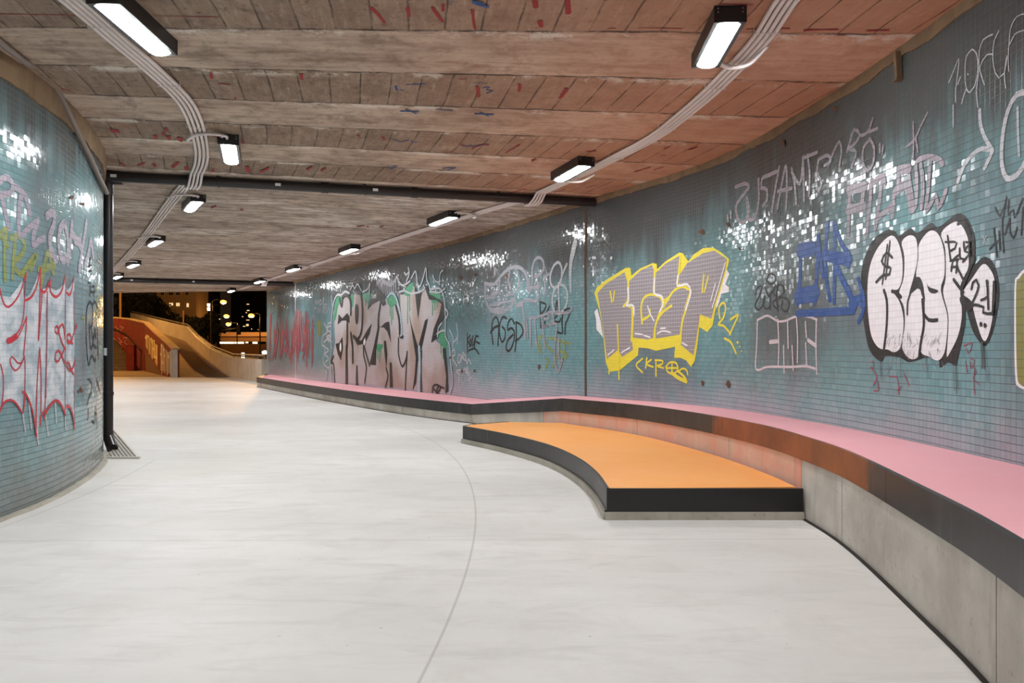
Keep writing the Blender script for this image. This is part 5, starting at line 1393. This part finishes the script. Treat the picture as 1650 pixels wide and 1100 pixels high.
g.lines([[(94,532),(91,538),(87.5,533),(88,527),(91,525),(94,530),(92,534)], [(93,531),(99,522),(102,528),(103.5,545)], [(93,533),(98,550),(104,562)], [(104,560),(98,572),(91,583),(87.5,577),(89,568),(94,565),(98,572),(103,585)], [(111,538),(107,541),(107,550),(112,552),(114,545),(111,538)], [(114,551),(117,540),(123,523)], [(107,548),(116,553)], [(112,597),(106.5,590),(106,584),(110,585),(114,596),(117.5,603)], [(113,598),(118,588),(120,576)]], 1.9, P_red)
g.lines([[(-4,668),(1,655),(8,646),(15,644),(24,649),(30,658),(35.5,665),(37.5,650),(39,633)], [(35,631),(41,636),(48,652),(53,672),(57.5,703)], [(64,684),(63.5,673),(68,664),(71,660),(72.5,662)], [(70,672),(73,664),(80,652),(88,645),(96,650),(101,660),(104,668)], [(104,657),(108,653.5),(113,659),(117,674),(119.5,692)]], 2.4, P_red)
g.build('graffiti_piece', 'red outlined spiky piece filled with frosty white', wall_left)
g = Graff(SL, one)
g.lines([[(144.5,486),(140,495),(138.5,515),(139,550),(141,578),(143,588),(146,576),(148,573),(153,582),(154,577)], [(144.5,486),(148,490),(149.5,505),(149,520),(145.5,527)], [(149.5,490),(153,486),(156,495)], [(143.5,522),(145,555),(147,562),(150,548),(153,538)], [(146.5,526),(149,545),(153,530),(154,545)], [(156,520),(157,545),(158,577)], [(150,556),(155,560)]], 2.3, P_mattblack)
g.lines([[(146,415),(143,422),(145,428)], [(142,430),(147,428),(147,441)], [(143,436),(147,437)], [(142,456),(145,455),(144,476)], [(148,462),(152,462),(150,478)], [(146,470),(153,470)]], 1.7, P_mattblack)
g.lines([[(141.5,611),(145,612),(147.5,620),(147,630),(143,640),(140,652)], [(141,676),(142,660)], [(148,678),(152,680),(153,664),(155,670)], [(154,655),(156,690)], [(155,610),(161,633)]], 2.0, P_mattgrey)
g.build('graffiti_tag', 'black tag with loops near the curve of the wall', wall_left)
g = Graff(SL, one)
g.lines([[(155,465),(158,475),(154,488)], [(157,490),(160,500),(156,508)], [(154,500),(160,512)], [(131,512),(135,512),(135,520)], [(153,452),(157,470)]], 1.8, P_olive)
g.lines([[(158,408),(161,420),(158,432)], [(162,405),(162,436)], [(157,420),(163,424)]], 1.6, paint('rusty_orange_spray', srgb(170, 128, 110), thin=.3))
g.build('graffiti_tag', 'small yellow and orange marks by the curve of the wall', wall_left)
g = Graff(SL, one)
for (x, y, rx, ry) in ((130.5,628,2.5,6),(126,630,1.5,4),(115,318,4,4),(133,328,4,4)):
    for k in range(4): g.dot((x+r.uniform(-rx,rx)*.4, y+r.uniform(-ry,ry)*.5), rx*.6, ry*.5, P_rust)
g.build('rust_spots', 'small brown holes where fixings once sat', wall_left)

# --- paint marks on the ceiling
Mred = simple('red_marking_paint', srgb(150, 48, 46), .8, var=.25, scale=14)
Mblue = simple('blue_marking_paint', srgb(54, 84, 138), .8, var=.25, scale=14)
a1 = (280, 0, 3.173); a2 = (780, 0, 3.173); a3 = (820, 200, 5.5); a4 = (160, 260, 4.853)
def marks(mat, sets, label):
    g = None; mb = MB()
    for crop, items in sets:
        g = Graff(SC, crop, .002); g.m = mb
        for pts, wd in items:
            for k in range(3):
                j = wd*.22
                q = [(x+r.uniform(-j, j), y+r.uniform(-j, j)) for x, y in pts]
                if len(q) == 1: q = [q[0], (q[0][0]+wd*.3, q[0][1]+wd*.5)]
                g.line(q, wd*r.uniform(.45, .8), mat, smooth=len(q) > 2)
    g.mats = [mat]; o = g.build('paint_marks', label, ceiling); o['kind'] = 'stuff'
marks(Mred, [
    (one, [([(0,22),(124,24)],1.8), ([(240,25),(352,27)],2.0), ([(100,142),(112,146)],4), ([(15,100),(15,104)],4), ([(1297,48),(1350,47)],5), ([(1397,49),(1432,48)],4.5), ([(196,262),(200,266)],7), ([(222,266),(232,262)],6), ([(247,263)],7), ([(278,268),(287,262)],7), ([(300,268)],7), ([(262,213)],6), ([(180,208)],7), ([(188,209)],7), ([(248,218)],8), ([(270,218)],8), ([(289,222)],8), ([(267,206)],7), ([(342,272)],6), ([(384,262)],6), ([(398,268),(400,276)],8), ([(420,276),(432,270)],7), ([(495,272),(502,268)],5), ([(519,274),(524,270)],5), ([(340,334),(348,331)],4), ([(388,338),(392,337)],4), ([(575,364),(586,362)],3), ([(592,363)],3), ([(612,365),(618,363)],3), ([(525,364),(530,363)],3), ([(1258,10),(1262,12)],4)]),
    (a1, [([(1010,40),(1040,70),(1075,110)],26), ([(1195,40),(1205,85)],24), ([(1325,40),(1345,75),(1372,108)],24), ([(1375,25),(1380,50)],22), ([(1525,50),(1532,100),(1538,145)],18), ([(190,375),(195,395)],20), ([(230,425),(288,430)],10), ([(650,380),(652,400)],24), ([(315,495)],14), ([(25,705)],24), ([(205,685)],18), ([(350,718)],18), ([(940,688)],14), ([(1070,700)],18), ([(1455,400),(1495,402)],8), ([(1555,440),(1558,488)],24), ([(1375,778),(1430,770)],8), ([(1525,758),(1560,742),(1605,735)],9), ([(1475,735)],9), ([(500,388)],10), ([(715,400)],8)]),
    (a2, [([(262,0),(265,30)],36), ([(420,0),(428,65)],38), ([(285,105),(290,128)],34), ([(640,143),(672,143)],9), ([(790,140),(1010,143)],9), ([(1200,18),(1375,20)],7), ([(1345,145),(1390,145)],10), ([(1520,143),(1560,143)],13), ([(182,430),(181,465)],18), ([(418,452),(392,498)],24), ([(110,780),(180,738)],10), ([(248,818),(262,812)],16), ([(525,772),(570,770)],9), ([(905,792),(928,790)],8), ([(920,755),(950,746)],8), ([(1050,762),(1092,748)],9), ([(770,875),(850,850)],11), ([(870,865),(915,850)],11), ([(0,740),(25,736)],9)]),
    (a3, [([(0,235),(60,205)],14), ([(50,190),(95,175)],10), ([(200,320),(240,310)],18), ([(690,238),(770,238)],10), ([(10,605),(145,570)],13), ([(410,600),(495,575)],12), ([(680,560),(780,540)],13), ([(630,530),(680,520)],8), ([(900,555),(960,545)],9), ([(510,655),(600,650)],9), ([(1345,275),(1390,270)],9), ([(1380,215),(1422,200)],9), ([(1590,222),(1650,205)],11), ([(830,572),(880,562)],7), ([(475,332),(510,330)],7)])], 'red spray marks scattered over the concrete')
marks(Mblue, [
    (a1, [([(1135,438),(1140,458)],16), ([(1160,458),(1176,461)],9), ([(1190,431),(1290,427)],8), ([(1525,422),(1600,422)],7), ([(1580,448),(1612,442),(1598,456),(1632,462),(1600,474)],9), ([(1160,565),(1250,570)],13), ([(1185,555),(1240,578)],9), ([(1340,555),(1425,562)],8), ([(1540,580),(1630,582)],14), ([(1565,570),(1610,592)],9), ([(1130,712),(1160,725),(1200,712)],8), ([(1212,716),(1225,728),(1242,722)],8), ([(1462,738),(1500,745),(1520,738)],9), ([(1520,745),(1592,734)],9), ([(1090,848),(1140,846),(1110,860)],7), ([(1375,858),(1440,852),(1400,866)],9), ([(1530,5),(1565,20),(1605,28)],20), ([(1400,0),(1450,3)],8), ([(1540,-2),(1580,12)],16)])], 'blue spray marks and small numerals on the concrete')
